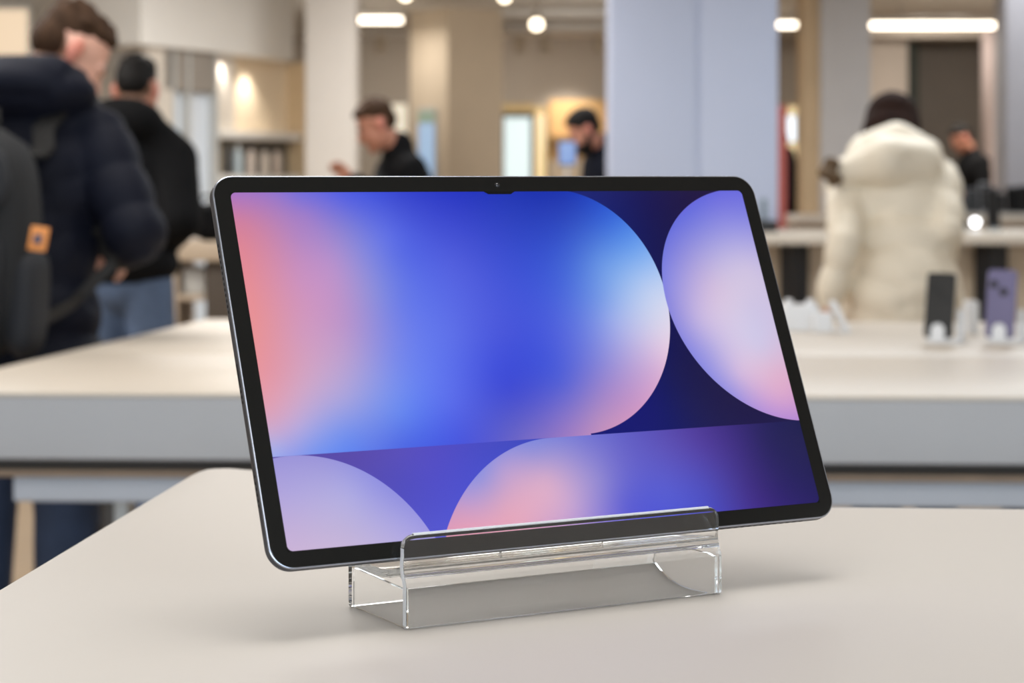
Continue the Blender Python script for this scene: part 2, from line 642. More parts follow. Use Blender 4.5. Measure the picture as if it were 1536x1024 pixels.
side_slots('speaker_grille', rowset(362, 470, 13), 'upper row of small dark slots in the left edge')
side_slots('button', [tuple(sorted((flank(542), flank(578))))], 'slim dark key in the left edge')
side_slots('microphone_holes', rowset(581, 606, 3), 'three dark holes below the side key')
side_slots('speaker_grille', rowset(709, 716, 1, .7) + rowset(719, 762, 5), 'lower row of small dark slots in the left edge')
bm = bmesh.new()
for i in range(26):
    x0 = 0.035 + i * 0.0042
    box(bm, (x0, -0.00068, -0.0042), (x0 + 0.0026, 0.0002, -0.0028), 0.0003, 2)
o = build('bottom_grille', bm, M_hole, tablet, True, False, 40)
o['label'] = 'row of dark slots in the underside'

# =================================================================== ACRYLIC HOLDER
gl = bpy.data.materials.new('clear_acrylic')
gl.use_nodes = True
g_nt = gl.node_tree
g_nt.nodes.remove(g_nt.nodes['Principled BSDF'])
gb = g_nt.nodes.new('ShaderNodeBsdfGlass')
gb.inputs['IOR'].default_value = 1.45
gb.inputs['Roughness'].default_value = 0.0
gb.inputs['Color'].default_value = (0.998, 1.0, 1.0, 1)
g_nt.links.new(gb.outputs[0], g_nt.nodes['Material Output'].inputs['Surface'])

# stand axes: a along the tablet, s backwards (away), h up
SA = Vector((TX[0], TX[1], 0)).normalized()
SS = Vector((-SA.y, SA.x, 0))


def on_table(px, py):
    y = D1 * F / (py - HOR)
    return Vector(((px - 768) / F * y, y, T1))


T1S = T1 + 0.0003
A0 = on_table(610, 945.5) + Vector((0, 0, 0.0003))
A1 = on_table(1075, 888.5)
SL = (A1 - A0).dot(SA)
# tablet glass plane at the bottom: where its bottom edge sits relative to the stand front
bl = Vector(TO)
S_TAB = (bl - A0).dot(SS)           # distance behind the front wall
H_TAB = bl.z - T1
print('STAND len', SL, 's_tab', S_TAB, 'h_tab', H_TAB, 'A0', A0, 'dev', (A1 - A0).dot(SS))


def P(s, h, x):
    return A0 + SA * x + SS * s + Vector((0, 0, h))


LIP = 0.0445
base_s = S_TAB - 0.0058        # the front wall outer face at lip height
th = 0.0040
DEP = 0.066
hb = H_TAB - 0.0035            # the tablet's lower rear edge is lower than the glass edge
back_s = S_TAB + 0.0066


def arc(c, r, a0, a1, n):
    return [(c[0] + r * math.cos(math.radians(a0 + (a1 - a0) * k / n)), c[1] + r * math.sin(math.radians(a0 + (a1 - a0) * k / n))) for k in range(n + 1)]


ls = base_s
outer = [(0.0015, 0.0), (0.0004, 0.0004), (0.0, 0.0015), (0.0, 0.0200)]
# bulge and neck up to the lip (S curve)
for k in range(1, 11):
    t = k / 10
    outer.append((ls * (3 * t * t - 2 * t ** 3) + 0.0016 * math.sin(math.pi * t), 0.0200 + (H_TAB + 0.001 - 0.0200) * t))
outer += [(ls, H_TAB + 0.004), (ls, LIP - 0.002)]
outer += arc((ls + th / 2, LIP - 0.002), th / 2, 180, 0, 8)
outer += [(ls + th, H_TAB + 0.0045)]
# cradle under the tablet
outer += [(ls + th + 0.0003, hb - 0.0005 + 0.0012), (ls + th + 0.0012, hb - 0.0014)]
outer += [(back_s + 0.0010, hb - 0.0034), (back_s + 0.003, hb - 0.0042)]
for k in range(1, 7):
    t = k / 6
    outer.append((back_s + 0.003 + 0.010 * t, hb - 0.0042 + (0.0245 - hb + 0.0042) * (3 * t * t - 2 * t ** 3)))
outer += [(DEP - 0.003, 0.0245)] + arc((DEP - 0.003, 0.0215), 0.003, 80, 0, 5) + [(DEP, 0.0015), (DEP - 0.0004, 0.0004), (DEP - 0.0015, 0.0)]
i_c = [(DEP - th + 0.0005, 0.0), (DEP - th, 0.0005), (DEP - th, 0.0195), (DEP - th - 0.001, 0.0205), (back_s + 0.0135, 0.0205)]
for k in range(1, 7):
    t = k / 6
    i_c.append((back_s + 0.0135 - 0.0105 * t, 0.0205 + (hb - 0.0080 - 0.0205) * (3 * t * t - 2 * t ** 3)))
i_c += [(back_s + 0.0005, hb - 0.0070), (ls + th + 0.0010, hb - 0.0054)]
for k in range(9, -1, -1):
    t = k / 10
    h_ = 0.0200 + (H_TAB + 0.001 - 0.0200) * t
    if h_ < hb - 0.0062:
        i_c.append((th + ls * (3 * t * t - 2 * t ** 3) + 0.0016 * math.sin(math.pi * t), h_))
i_c += [(th, 0.0185), (th, 0.0005), (th - 0.0005, 0.0)]
outer = outer + i_c


def extrude_section(bm, outer, x0, x1):
    """run the section along the holder; the lip's upper corners are rounded off"""
    rc = 0.006
    xs = [0.0, 0.0008, 0.002, 0.0035, 0.006]
    xs = [x0 + d for d in xs] + [x1 - d for d in xs[::-1]]

    def ring(poly, x):
        d = min(x - x0, x1 - x)
        k = 1.0 if d >= rc else 0.25 + 0.75 * math.sqrt(max(0.0, 1 - ((rc - d) / rc) ** 2))
        h0 = LIP - rc
        return [bm.verts.new(P(s_, h if h < h0 else h0 + (h - h0) * k, x)) for s_, h in poly]
    O = [ring(outer, x) for x in xs]
    for a, b in zip(O[:-1], O[1:]):
        n_ = len(a)
        for i in range(n_):
            j = (i + 1) % n_
            bm.faces.new((a[i], a[j], b[j], b[i]))
    for o_ in (O[0], O[-1]):
        es = [bm.edges.get((o_[i], o_[(i + 1) % len(o_)])) for i in range(len(o_))]
        bmesh.ops.triangle_fill(bm, use_beauty=True, use_dissolve=False, edges=es)


stand = thing('tablet_holder', 'clear acrylic holder with a raised front lip, under the lit tablet on the near table', 'stand', A0 + SA * SL / 2)
bm = bmesh.new()
extrude_section(bm, outer, 0.0, SL)
build('cradle', bm, gl, stand, True, True, 28)
for x0_ in (0.0006, SL - 0.0024):
    bm = bmesh.new()
    rings_ = []
    for dx_ in (0.0, 0.0018):
        rings_.append([P(s_, h_, x0_ + dx_) for s_, h_ in ((th + 0.0003, 0.0002), (DEP - th - 0.0003, 0.0002), (DEP - th - 0.0003, 0.0195), (th + 0.0003, 0.0183))])
    loft(bm, rings_)
    build('end_panel', bm, gl, stand, False, True)

# whitish strips added on lip and ends, standing in for edge highlights
fr = bpy.data.materials.new('edge_highlight')
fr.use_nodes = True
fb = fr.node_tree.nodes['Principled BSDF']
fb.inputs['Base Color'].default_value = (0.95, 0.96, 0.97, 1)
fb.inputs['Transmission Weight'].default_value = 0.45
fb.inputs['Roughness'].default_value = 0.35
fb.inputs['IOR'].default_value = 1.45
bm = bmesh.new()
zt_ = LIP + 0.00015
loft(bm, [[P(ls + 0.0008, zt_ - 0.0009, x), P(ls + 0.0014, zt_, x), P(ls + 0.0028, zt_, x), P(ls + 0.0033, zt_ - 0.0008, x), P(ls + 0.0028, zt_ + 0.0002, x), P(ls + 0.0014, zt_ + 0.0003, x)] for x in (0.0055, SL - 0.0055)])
build('lip_highlight', bm, fr, stand, True, True, 40)
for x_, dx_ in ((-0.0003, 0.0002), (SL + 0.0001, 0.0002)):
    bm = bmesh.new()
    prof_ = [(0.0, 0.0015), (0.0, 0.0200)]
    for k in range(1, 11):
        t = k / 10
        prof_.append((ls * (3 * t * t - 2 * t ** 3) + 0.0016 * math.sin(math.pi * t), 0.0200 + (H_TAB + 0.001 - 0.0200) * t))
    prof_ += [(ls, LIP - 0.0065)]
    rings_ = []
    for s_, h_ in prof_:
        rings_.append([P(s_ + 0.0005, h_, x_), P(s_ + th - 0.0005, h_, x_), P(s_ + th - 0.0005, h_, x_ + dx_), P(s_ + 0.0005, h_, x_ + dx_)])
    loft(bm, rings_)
    build('end_highlight', bm, fr, stand, True, True, 40)

# rear prop that carries the tablet's back, standing on the shelf of the holder
bm = bmesh.new()
pr0 = Vector(TO) + Vector(TX) * (TW / 2) - Vector(TN) * 0.0066
tyv, txv, tnv = Vector(TY), Vector(TX), Vector(TN)
for sx in (-0.03,):
    c0 = pr0 + txv * sx
    ring0, ring1 = [], []
    pts2 = [(c0 + tyv * 0.030), (c0 + tyv * 0.120), (c0 + tyv * 0.120 - tnv * 0.003), (c0 + tyv * 0.030 - tnv * 0.003)]
    loft(bm, [[p for p in pts2], [p + txv * 0.06 for p in pts2]])
    foot_top = c0 + tyv * 0.030
    f0 = c0 + tyv * 0.040 - tnv * 0.003
    zsh = T1 + 0.0246
    pts3 = [c0 + tyv * 0.030, c0 + tyv * 0.030 - tnv * 0.003]
    a_, b_ = pts3
    a2 = Vector((a_.x, a_.y, zsh)) + SS * 0.006
    b2 = Vector((b_.x, b_.y, zsh)) + SS * 0.006
    loft(bm, [[a_, b_, b2, a2], [q + txv * 0.06 for q in (a_, b_, b2, a2)]])
build('back_rest', bm, gl, stand, False, True)

# =================================================================== NEAR TABLE


def plane_pt(px, py, dd):
    y = dd * F / (py - HOR)
    return ((px - 768) / F * y, y)


corner = [plane_pt(*p, D1) for p in ((285, 712), (297, 706.4), (308, 703.4), (322, 702.0), (345, 701.6), (368, 703.4))]
far = [(-0.12, 1.520), (-0.04, 1.478), (0.06, 1.427), (0.13, 1.395), (0.185, 1.382), plane_pt(1250, 760, D1), plane_pt(1400, 761.5, D1), plane_pt(1536, 763, D1), (0.62, 1.358), (0.72, 1.34), (0.76, 1.28)]
left0 = plane_pt(0, 882, D1)
dirl = Vector(corner[0]) - Vector(left0)
near_l = Vector(left0) - dirl * 1.55
poly = [tuple(near_l), (0.74, near_l.y - 0.03), (0.78, 0.5)] + far[::-1] + corner[::-1] + [left0]
near_t = thing('display_table', 'near off-white display table with rounded corner carrying the large tablet', 'table', (0.15, 0.95, 0))
bm = bmesh.new()
prism(bm, poly, T1 - 0.03, T1, 0.0022)
build('tabletop', bm, M_white_top, near_t, True, True, 30)
bm = bmesh.new()
prism(bm, [(-0.05, 0.62), (0.5, 0.62), (0.5, 1.18), (-0.05, 1.18)], 0.0, T1 - 0.03, 0.004)
build('pedestal', bm, M_grey_face, near_t, True, True, 30)

# =================================================================== LONG COUNTER
def cp(px, py): return Vector(plane_pt(px, py, D2))


FL, FR = cp(-155, 587.5), cp(1536, 595)
FR = FL + (FR - FL) * 1.55
BL = cp(310, 478.5)
lu = (BL - FL).normalized()
BR = FR + (BL - FL) * 0.985
fu = (FR - FL).normalized()
counter = thing('display_counter', 'long cream counter in the middle, pale grey front edge, phones standing on it', 'counter', ((FL.x + FR.x) / 2, (FL.y + BL.y) / 2, 0))


def lerp(a, b, t): return a + (b - a) * t


tj = (cp(300, 529.5).y - FL.y) / (BL.y - FL.y)
lip_h = 0.1155
lt = 0.007
for nm, t0, t1 in (('front_tabletop', 0.0, tj - 0.0012), ('rear_tabletop', tj + 0.0012, 1.0)):
    bm = bmesh.new()
    prism(bm, [tuple(lerp(FL, BL, t0)), tuple(lerp(FR, BR, t0)), tuple(lerp(FR, BR, t1)), tuple(lerp(FL, BL, t1))], T2 - lt, T2, 0.002)
    build(nm, bm, M_white_top2, counter, True, True, 30)


def strip(name, t_in, back, z0, z1, m, x0=0.0, x1=1.0, ch=0.003):
    """board along the counter front, t_in metres behind the front edge"""
    a = FL + lu * t_in + (FR - FL) * x0
    b = FL + lu * t_in + (FR - FL) * x1
    bm = bmesh.new()
    prism(bm, [tuple(a), tuple(b), tuple(b + lu * back), tuple(a + lu * back)], z0, z1, ch)
    return build(name, bm, m, counter, True, True, 30)


strip('front_fascia', 0.0005, 0.045, T2 - lip_h, T2 - lt, M_grey_face)
strip('recess', 0.03, 0.05, T2 - lip_h - 0.021, T2 - lip_h, M_gap, 0.02)
strip('wooden_rail', 0.03, 0.06, T2 - lip_h - 0.034, T2 - lip_h - 0.021, M_oak, 0.02)
xl = (cp(12, 600).x - FL.x) / (FR.x - FL.x)
strip('apron', 0.05, 0.03, T2 - 0.1955, T2 - lip_h - 0.034, M_apron, 0.062)
for px_, m_, w_ in ((161, M_post_dark, 0.026), (181, M_post_pale, 0.026)):
    y_ = 3.81
    boxobj('leg', (PX(px_, y_) - w_ / 2, y_, 0), (PX(px_, y_) + w_ / 2, y_ + 0.08, T2 - 0.15 if m_ is M_post_pale else T2 - lt), m_, counter, 0.003)
for fx, fy in ((0.9, 3.81), (1.8, 3.8), (-0.62, 5.25), (0.9, 5.2), (1.8, 5.2)):
    boxobj('leg', (fx, fy, 0), (fx + 0.06, fy + 0.08, T2 - lt), M_post_dark, counter, 0.003)

# =================================================================== PHONES
M_phone_dark = mat('dark_phone_back', (15, 15, 15), 0.35, var=0.03)
M_phone_lilac = mat('lilac_phone_back', (106, 100, 136), 0.35, var=0.03)
M_holder = mat('frosted_white_acrylic', (228, 228, 229), 0.3, spec=0.6, var=0.01)


def phone(px_base, py_base, ph, m, label, lean_roll, yaw):
    y = D2 * F / (515 - HOR)
    x = PX(px_base, y)
    root = thing('smartphone', label, 'phone', (x, y, T2 + 0.0125), (math.radians(72), math.radians(lean_roll), math.radians(yaw)))
    # local: x width, y up the phone, z towards the viewer (its back)
    T = Matrix.Translation((0, ph / 2, 0))
    bm = bmesh.new()
    slab(bm, 0.0645, ph, 0.0085, [(0.0015, -0.004), (0.0, -0.003), (0.0, 0.0030), (0.0012, 0.004)], T, 6)
    build('body', bm, m, root, True, False, 35)
    bm = bmesh.new()
    slab(bm, 0.061, ph - 0.0035, 0.008, [(0.0, -0.0042), (0.0, -0.0039)], T, 6)
    build('front_glass', bm, M_bezel, root, True, False, 35)
    for cxx, cyy in ((-0.018, ph - 0.035), (0.004, ph - 0.052)):
        bm = bmesh.new()
        lathe(bm, [(0.0105, 0.003), (0.0105, 0.0055), (0.0095, 0.0062)], 20, Matrix.Translation((cxx, cyy, 0)))
        ring = build('camera', bm, m, root, True, False, 35)
        bm = bmesh.new()
        lathe(bm, [(0.0092, 0.005), (0.0092, 0.0065), (0.004, 0.0068)], 20, Matrix.Translation((cxx, cyy, 0)))
        build('lens', bm, M_lens_ring, ring, True, False, 35)
    return root, x, y


def holder(x, y, yaw, label):
    root = thing('phone_holder', label, 'stand', (x, y, T2), (0, 0, math.radians(yaw)), 'white phone holders on the counter')
    bm = bmesh.new()
    slab(bm, 0.085, 0.070, 0.012, [(0.001, 0.0), (0.0, 0.001), (0.0, 0.007), (0.001, 0.008)], Matrix.Translation((0.012, 0.026, 0)), 5)
    build('base', bm, M_holder, root, True, False, 35)
    bm = bmesh.new()       # rounded tongue in front of the phone
    n_ = 10
    outl = [(-0.015, 0.006)] + [(-0.015 * math.cos(math.pi * k / n_), 0.030 + 0.015 * math.sin(math.pi * k / n_)) for k in range(n_ + 1)] + [(0.015, 0.006)]
    loft(bm, [[Vector((a, -0.0125 + 0.12 * b, b)) for a, b in outl], [Vector((a, -0.0085 + 0.12 * b, b)) for a, b in outl]])
    build('front_tongue', bm, M_holder, root, True, False, 35)
    bm = bmesh.new()       # rear support post
    slab(bm, 0.014, 0.010, 0.004, [(0, 0.006), (0, 0.070), (0.002, 0.074)], Matrix.Translation((0.043, 0.046, 0)), 5)
    build('support_post', bm, M_holder, root, True, False, 35)
    return root


p1, x1_, y1_ = phone(1407, 509, 0.149, M_phone_dark, 'charcoal smartphone showing its back on the counter, left of the lilac one', 1.0, -20)
holder(x1_, y1_, -20, 'white holder under the charcoal smartphone')
p2, x2_, y2_ = phone(1499, 509, 0.156, M_phone_lilac, 'lilac smartphone showing its back, at the right end of the counter', 1.0, -20)
holder(x2_, y2_, -20, 'white holder under the lilac smartphone')

# white stands at the tablet's right
yb = 5.06
bm = bmesh.new()
slab(bm, 0.088, 0.07, 0.006, [(0.001, 0.0), (0, 0.001), (0, 0.058), (0.003, 0.062)], Matrix.Translation((PX(1202, yb), yb + 0.04, T2)), 5)
st1 = thing('accessory_stand', 'white block stand just right of the tablet, two round pegs on top', 'stand', (PX(1202, yb), yb, T2))
build('block', bm, M_holder, st1, True, True, 35)
for sx in (-0.026, 0.026):
    bm = bmesh.new()
    lathe(bm, [(0.0115, 0.058), (0.0115, 0.070), (0.006, 0.076)], 14, Matrix.Translation((PX(1202, yb) + sx, yb + 0.03, T2)))
    build('peg', bm, M_holder, st1, True, True, 35)
bm = bmesh.new()
slab(bm, 0.046, 0.05, 0.004, [(0.001, 0.0), (0, 0.001), (0, 0.044), (0.002, 0.046)], Matrix.Translation((PX(1235, 5.02), 5.05, T2)), 5)
o = build('white_box', bm, M_holder, None, True, True, 35)
tag(o, 'small low white box on the counter between block stand and slanted plate', 'box')
bm = bmesh.new()
yy = 5.02
a_, b_ = W(1248, 455, yy), W(1270, 499, yy)
a_.z, b_.z = T2 + 0.073, T2 + 0.003
tube_pts = []
ribbon(bm, [a_, lerp(a_, b_, .5), b_], Vector((0, 1, 0)), 0.06, 0.012)
sl = thing('slanted_plate', 'thin white plate leaning sideways on the counter below the cream coat', 'stand', (b_.x, yy, T2))
build('plate', bm, M_holder, sl, False, True)
bm = bmesh.new()
box(bm, (b_.x - 0.03, yy - 0.02, T2), (b_.x + 0.004, yy + 0.03, T2 + 0.005), 0.001)
build('foot', bm, M_holder, sl, False, True)
bm = bmesh.new()
slab(bm, 0.030, 0.045, 0.004, [(0.001, 0.0), (0, 0.001), (0, 0.075), (0.003, 0.078)], Matrix.Translation((PX(1463, 4.93), 4.98, T2)), 5)
o = build('white_stand', bm, M_holder, None, True, True, 35)
tag(o, 'upright white block on the counter between the charcoal and lilac smartphones', 'stand')
# =================================================================== PEOPLE
M_skin = mat('skin', (218, 168, 148), 0.5, var=0.05, vscale=18, spec=0.4)
M_skin2 = mat('skin_tan', (186, 128, 104), 0.5, var=0.05, vscale=18, spec=0.4)
M_ear = mat('ear_skin', (204, 128, 110), 0.5)
M_fade = mat('clipped_hair', (128, 94, 74), 0.75, var=0.2, vscale=60)
M_lips = mat('lips', (176, 104, 96), 0.45)
M_eye = mat('eye', (60, 48, 42), 0.2)
M_brow = mat('eyebrow', (62, 44, 34), 0.7)
M_hair_br = mat('brown_hair', (62, 44, 31), 0.75, spec=0.12, var=0.35, vscale=40, stretch=(1, 1, 0.2), bump=0.4, bscale=220)
M_hair_dk = mat('dark_hair', (18, 15, 13), 0.7, spec=0.2, var=0.3, vscale=40, bump=0.4, bscale=220)
M_hair_chest = mat('chestnut_hair', (36, 20, 13), 0.8, spec=0.1, var=0.35, vscale=30, stretch=(1, 1, 0.2), bump=0.4, bscale=220)
M_navy = mat('navy_quilted_nylon', (15, 18, 31), 0.65, var=0.12, vscale=9, spec=0.15, bump=0.25, bscale=60)
M_black = mat('black_cloth', (7, 7, 9), 0.9, spec=0.2, var=0.2, vscale=14, bump=0.3, bscale=240)
M_cream = mat('cream_quilted_nylon', (240, 228, 207), 0.6, var=0.03, vscale=8, bump=0.2, bscale=40)
M_fur = mat('brown_fur_trim', (98, 78, 56), 0.9, var=0.4, vscale=60, bump=1.0, bscale=120)
M_seam = mat('grey_seam_tape', (120, 120, 118), 0.7)
M_jeans = mat('blue_denim', (48, 62, 88), 0.8, var=0.18, vscale=14, bump=0.3, bscale=500)
M_jeans_lt = mat('washed_denim', (74, 90, 116), 0.8, var=0.2, vscale=14, bump=0.3, bscale=500)
M_trouser = mat('dark_trousers', (34, 34, 38), 0.85, var=0.15)
M_shoe = mat('dark_leather_shoe', (36, 30, 27), 0.5)
M_navy2 = mat('navy_wool', (13, 16, 27), 0.9, spec=0.15, var=0.15)


def hand(bm, wrist, dirn, palmn, side, curl=0.5, s=1.0):
    """palm, four fingers of different length and a thumb from the palm's side"""
    d = Vector(dirn).normalized()
    n = Vector(palmn)
    n = (n - d * n.dot(d)).normalized()
    sd = d.cross(n) * side          # towards the thumb
    w = Vector(wrist)
    offs = (0.026, 0.009, -0.008, -0.024)
    lens = (0.072, 0.081, 0.075, 0.058)
    for o_, L in zip(offs, lens):
        o_ *= s
        L *= s
        k = w + d * 0.088 * s + sd * o_
        caps(bm, w + d * 0.015 * s + sd * o_ * 0.6, 0.015 * s, k, 0.0115 * s, 8, 3)
        p, dd = k, d
        for frac, rr_ in ((0.45, 0.0095), (0.31, 0.0085), (0.24, 0.0075)):
            ax = d.cross(n).normalized()
            dd = (Quaternion(ax, curl * 0.62) @ dd).normalized()
            q = p + dd * L * frac
            caps(bm, p, rr_ * s * 1.06, q, rr_ * s, 8, 3)
            p = q
    b = w + d * 0.030 * s + sd * 0.026 * s
    t1 = b + (d * 0.6 + sd * 0.75 + n * 0.35).normalized() * 0.040 * s
    t2 = t1 + (d * 0.85 + sd * 0.3 + n * 0.5).normalized() * 0.030 * s
    caps(bm, b, 0.014 * s, t1, 0.0115 * s, 8, 3)
    caps(bm, t1, 0.011 * s, t2, 0.009 * s, 8, 3)


class Person:
    def __init__(p, name_label, X, Y, phi, s=1.0, lean=6, side=0, nu=25, pitch=20, hyaw=0, Z=0.0, neck=0.17, shw=0.175, shh=0.435):
        a = math.radians(phi)
        p.f = Vector((math.cos(a), math.sin(a), 0))
        p.r = Vector((math.sin(a), -math.cos(a), 0))
        p.u = Vector((0, 0, 1))
        p.o = Vector((X, Y, Z))
        p.s = s
        l = math.radians(lean)
        sl_ = math.radians(side)
        p.sd = (p.f * math.sin(l) + p.r * math.sin(sl_) + p.u * math.cos(l)).normalized()
        p.pel = p.L(0, 0, 0.95)
        p.waist = p.pel + p.sd * 0.16 * s
        p.chest = p.pel + p.sd * 0.34 * s
        p.nb = p.pel + p.sd * 0.52 * s
        p.sh = {k: p.pel + p.sd * shh * s + p.r * (shw * s * k) for k in (1, -1)}
        n_ = math.radians(nu)
        y_ = math.radians(hyaw)
        nd = (p.f * math.cos(y_ * 0.36) + p.r * math.sin(y_ * 0.36)).normalized()
        p.hc = p.nb + (nd * math.sin(n_) + p.u * math.cos(n_)) * neck * s
        hf = (p.f * math.cos(y_) + p.r * math.sin(y_)).normalized()
        hr = hf.cross(p.u).normalized()
        q = Quaternion(hr, -math.radians(pitch))
        p.hf, p.hr = (q @ hf), hr
        p.hu = (q @ p.u)
        p.HM = Matrix((p.hr, p.hf, p.hu)).transposed()
        p.hip = {k: p.L(0.09 * k, 0, 0.93) for k in (1, -1)}
        p.knee = {k: p.L(0.105 * k, 0.03, 0.50) for k in (1, -1)}
        p.ank = {k: p.L(0.11 * k, 0, 0.085) for k in (1, -1)}
        p.el, p.wr = {}, {}
        p.root = thing('person', name_label, 'person', (X, Y, Z))

    def L(p, r, f, u):
        return p.o + (p.r * r + p.f * f + p.u * u) * p.s

    def H(p, x, y, z):          # head frame: x right, y forward, z up
        return p.hc + (p.hr * x + p.hf * y + p.hu * z) * p.s

    def arms(p, el_r, wr_r, el_l, wr_l):
        p.el = {1: Vector(el_r), -1: Vector(el_l)}
        p.wr = {1: Vector(wr_r), -1: Vector(wr_l)}

    def body(p, skin, voxel=0.008, curl=0.6):
        s = p.s
        bm = bmesh.new()
        elli(bm, p.pel, (0.15 * s, 0.105 * s, 0.13 * s), Matrix((p.r, p.f, p.u)).transposed())
        TM_ = Matrix((p.r, p.sd.cross(p.r), p.sd)).transposed()
        elli(bm, p.waist, (0.135 * s, 0.1 * s, 0.16 * s), TM_)
        elli(bm, p.chest, (0.16 * s, 0.112 * s, 0.19 * s), TM_)
        caps(bm, p.sh[1], 0.058 * s, p.sh[-1], 0.058 * s)
        caps(bm, p.nb - p.sd * 0.05 * s, 0.075 * s, p.nb, 0.06 * s)
        caps(bm, p.nb, 0.058 * s, p.H(0, -0.022, -0.06), 0.054 * s)
        for k in (1, -1):
            caps(bm, p.sh[k], 0.055 * s, p.el[k], 0.040 * s)
            caps(bm, p.el[k], 0.041 * s, p.wr[k], 0.027 * s)
            d = (p.wr[k] - p.el[k]).normalized()
            hand(bm, p.wr[k], d, (p.r * -k + p.u * -0.4), 1 if k == -1 else -1, curl, s)
            caps(bm, p.hip[k], 0.085 * s, p.knee[k], 0.056 * s)
            caps(bm, p.knee[k], 0.056 * s, p.knee[k].lerp(p.ank[k], 0.35) - p.f * 0.012 * s, 0.055 * s)
            caps(bm, p.knee[k].lerp(p.ank[k], 0.35) - p.f * 0.012 * s, 0.055 * s, p.ank[k], 0.036 * s)
            caps(bm, p.ank[k] - p.u * 0.03 * s - p.f * 0.03 * s, 0.036 * s, p.ank[k] + p.f * 0.13 * s - p.u * 0.05 * s, 0.028 * s)
        HM = p.HM
        elli(bm, p.H(0, -0.012, 0.035), (0.074 * s, 0.095 * s, 0.084 * s), HM)
        elli(bm, p.H(0, 0.025, -0.03), (0.062 * s, 0.066 * s, 0.085 * s), HM)
        elli(bm, p.H(0, 0.040, -0.085), (0.046 * s, 0.046 * s, 0.034 * s), HM)
        caps(bm, p.H(0, 0.072, -0.102), 0.019 * s, p.H(0, 0.074, -0.100), 0.019 * s)
        for k in (1, -1):
            elli(bm, p.H(0.036 * k, 0.058, -0.032), (0.024 * s, 0.026 * s, 0.022 * s), HM)
            caps(bm, p.H(0.050 * k, 0.030, -0.075), 0.022 * s, p.H(0.062 * k, -0.004, -0.050), 0.018 * s)
            caps(bm, p.H(0.012 * k, 0.086, 0.018), 0.012 * s, p.H(0.044 * k, 0.070, 0.016), 0.011 * s)
            elli(bm, p.H(0.032 * k, 0.068, -0.002), (0.0145 * s, 0.0145 * s, 0.0125 * s), HM)
            # ear: rim and lobe
            elli(bm, p.H(0.079 * k, -0.012, -0.002), (0.010 * s, 0.019 * s, 0.031 * s), HM)
            caps(bm, p.H(0.083 * k, -0.022, 0.018), 0.0075 * s, p.H(0.084 * k, -0.020, -0.010), 0.0065 * s)
            caps(bm, p.H(0.077 * k, -0.006, -0.030), 0.0085 * s, p.H(0.077 * k, -0.006, -0.032), 0.0085 * s)
        caps(bm, p.H(0, 0.088, 0.006), 0.0085 * s, p.H(0, 0.108, -0.030), 0.0125 * s)
        for k in (1, -1):
            caps(bm, p.H(0.011 * k, 0.094, -0.034), 0.009 * s, p.H(0.010 * k, 0.096, -0.036), 0.009 * s)
        caps(bm, p.H(-0.020, 0.080, -0.066), 0.008 * s, p.H(0.020, 0.080, -0.066), 0.008 * s)
        caps(bm, p.H(-0.015, 0.080, -0.077), 0.0085 * s, p.H(0.015, 0.080, -0.077), 0.0085 * s)
        tags = []
        for k in (1, -1):
            tags.append((2, p.H(0.032 * k, 0.084, -0.001), (0.013 * s, 0.012 * s, 0.006 * s), HM))
            tags.append((3, p.H(0.030 * k, 0.086, 0.022), (0.024 * s, 0.020 * s, 0.006 * s), HM))
        for k in (1, -1):
            tags.append((4, p.H(0.086 * k, -0.012, 0.0), (0.014 * s, 0.028 * s, 0.042 * s), HM))
        tags.insert(0, (5, p.H(0, -0.075, -0.010), (0.085 * s, 0.075 * s, 0.050 * s), HM))
        tags.append((1, p.H(0, 0.088, -0.071), (0.024 * s, 0.014 * s, 0.011 * s), HM))
        return bake('body', bm, [skin, M_lips, M_eye, M_brow, M_ear, M_fade], p.root, voxel, 3, tags=tags)

    def hair_short(p, m, low=0.0, front=0.0, vol=1.0, sides=True):
        s = p.s
        bm = bmesh.new()
        HM = p.HM
        elli(bm, p.H(0, -0.022, 0.050), (0.076 * s * vol, 0.092 * s * vol, 0.082 * s * vol), HM)
        elli(bm, p.H(0, 0.030 + front, 0.090), (0.058 * s, 0.055 * s, 0.028 * s), HM)
        if sides:
            elli(bm, p.H(0, -0.055, 0.008 + low), (0.066 * s, 0.058 * s, 0.060 * s), HM)
        for i in range(26):            # tufts
            a = random.uniform(0, 6.283)
            e = random.uniform(0.2, 1.4)
            x, y, z = math.cos(a) * math.cos(e), math.sin(a) * math.cos(e), math.sin(e)
            if y > 0.75:
                continue
            elli(bm, p.H(0.070 * x, -0.015 + 0.086 * y, 0.052 + 0.078 * z), (0.017 * s, 0.022 * s, 0.011 * s), HM, 10)
        o = bake('hair', bm, m, p.root, 0.006, 2)
        return o

    def trousers(p, m, r0=0.094, r1=0.082, r2=0.07):
        s = p.s
        bm = bmesh.new()
        elli(bm, p.pel, (0.160 * s, 0.118 * s, 0.13 * s), Matrix((p.r, p.f, p.u)).transposed())
        for k in (1, -1):
            caps(bm, p.hip[k], r0 * s, p.knee[k], r1 * s)
            caps(bm, p.knee[k], r1 * s, p.ank[k] + p.u * 0.02, r2 * s)
        o = bake('trousers', bm, m, p.root, 0.012, 3)
        bm = bmesh.new()
        for k in (1, -1):
            a_ = p.ank[k]
            caps(bm, a_ - p.f * 0.035 * s - p.u * 0.028 * s, 0.05 * s, a_ + p.f * 0.13 * s - p.u * 0.038 * s, 0.042 * s)
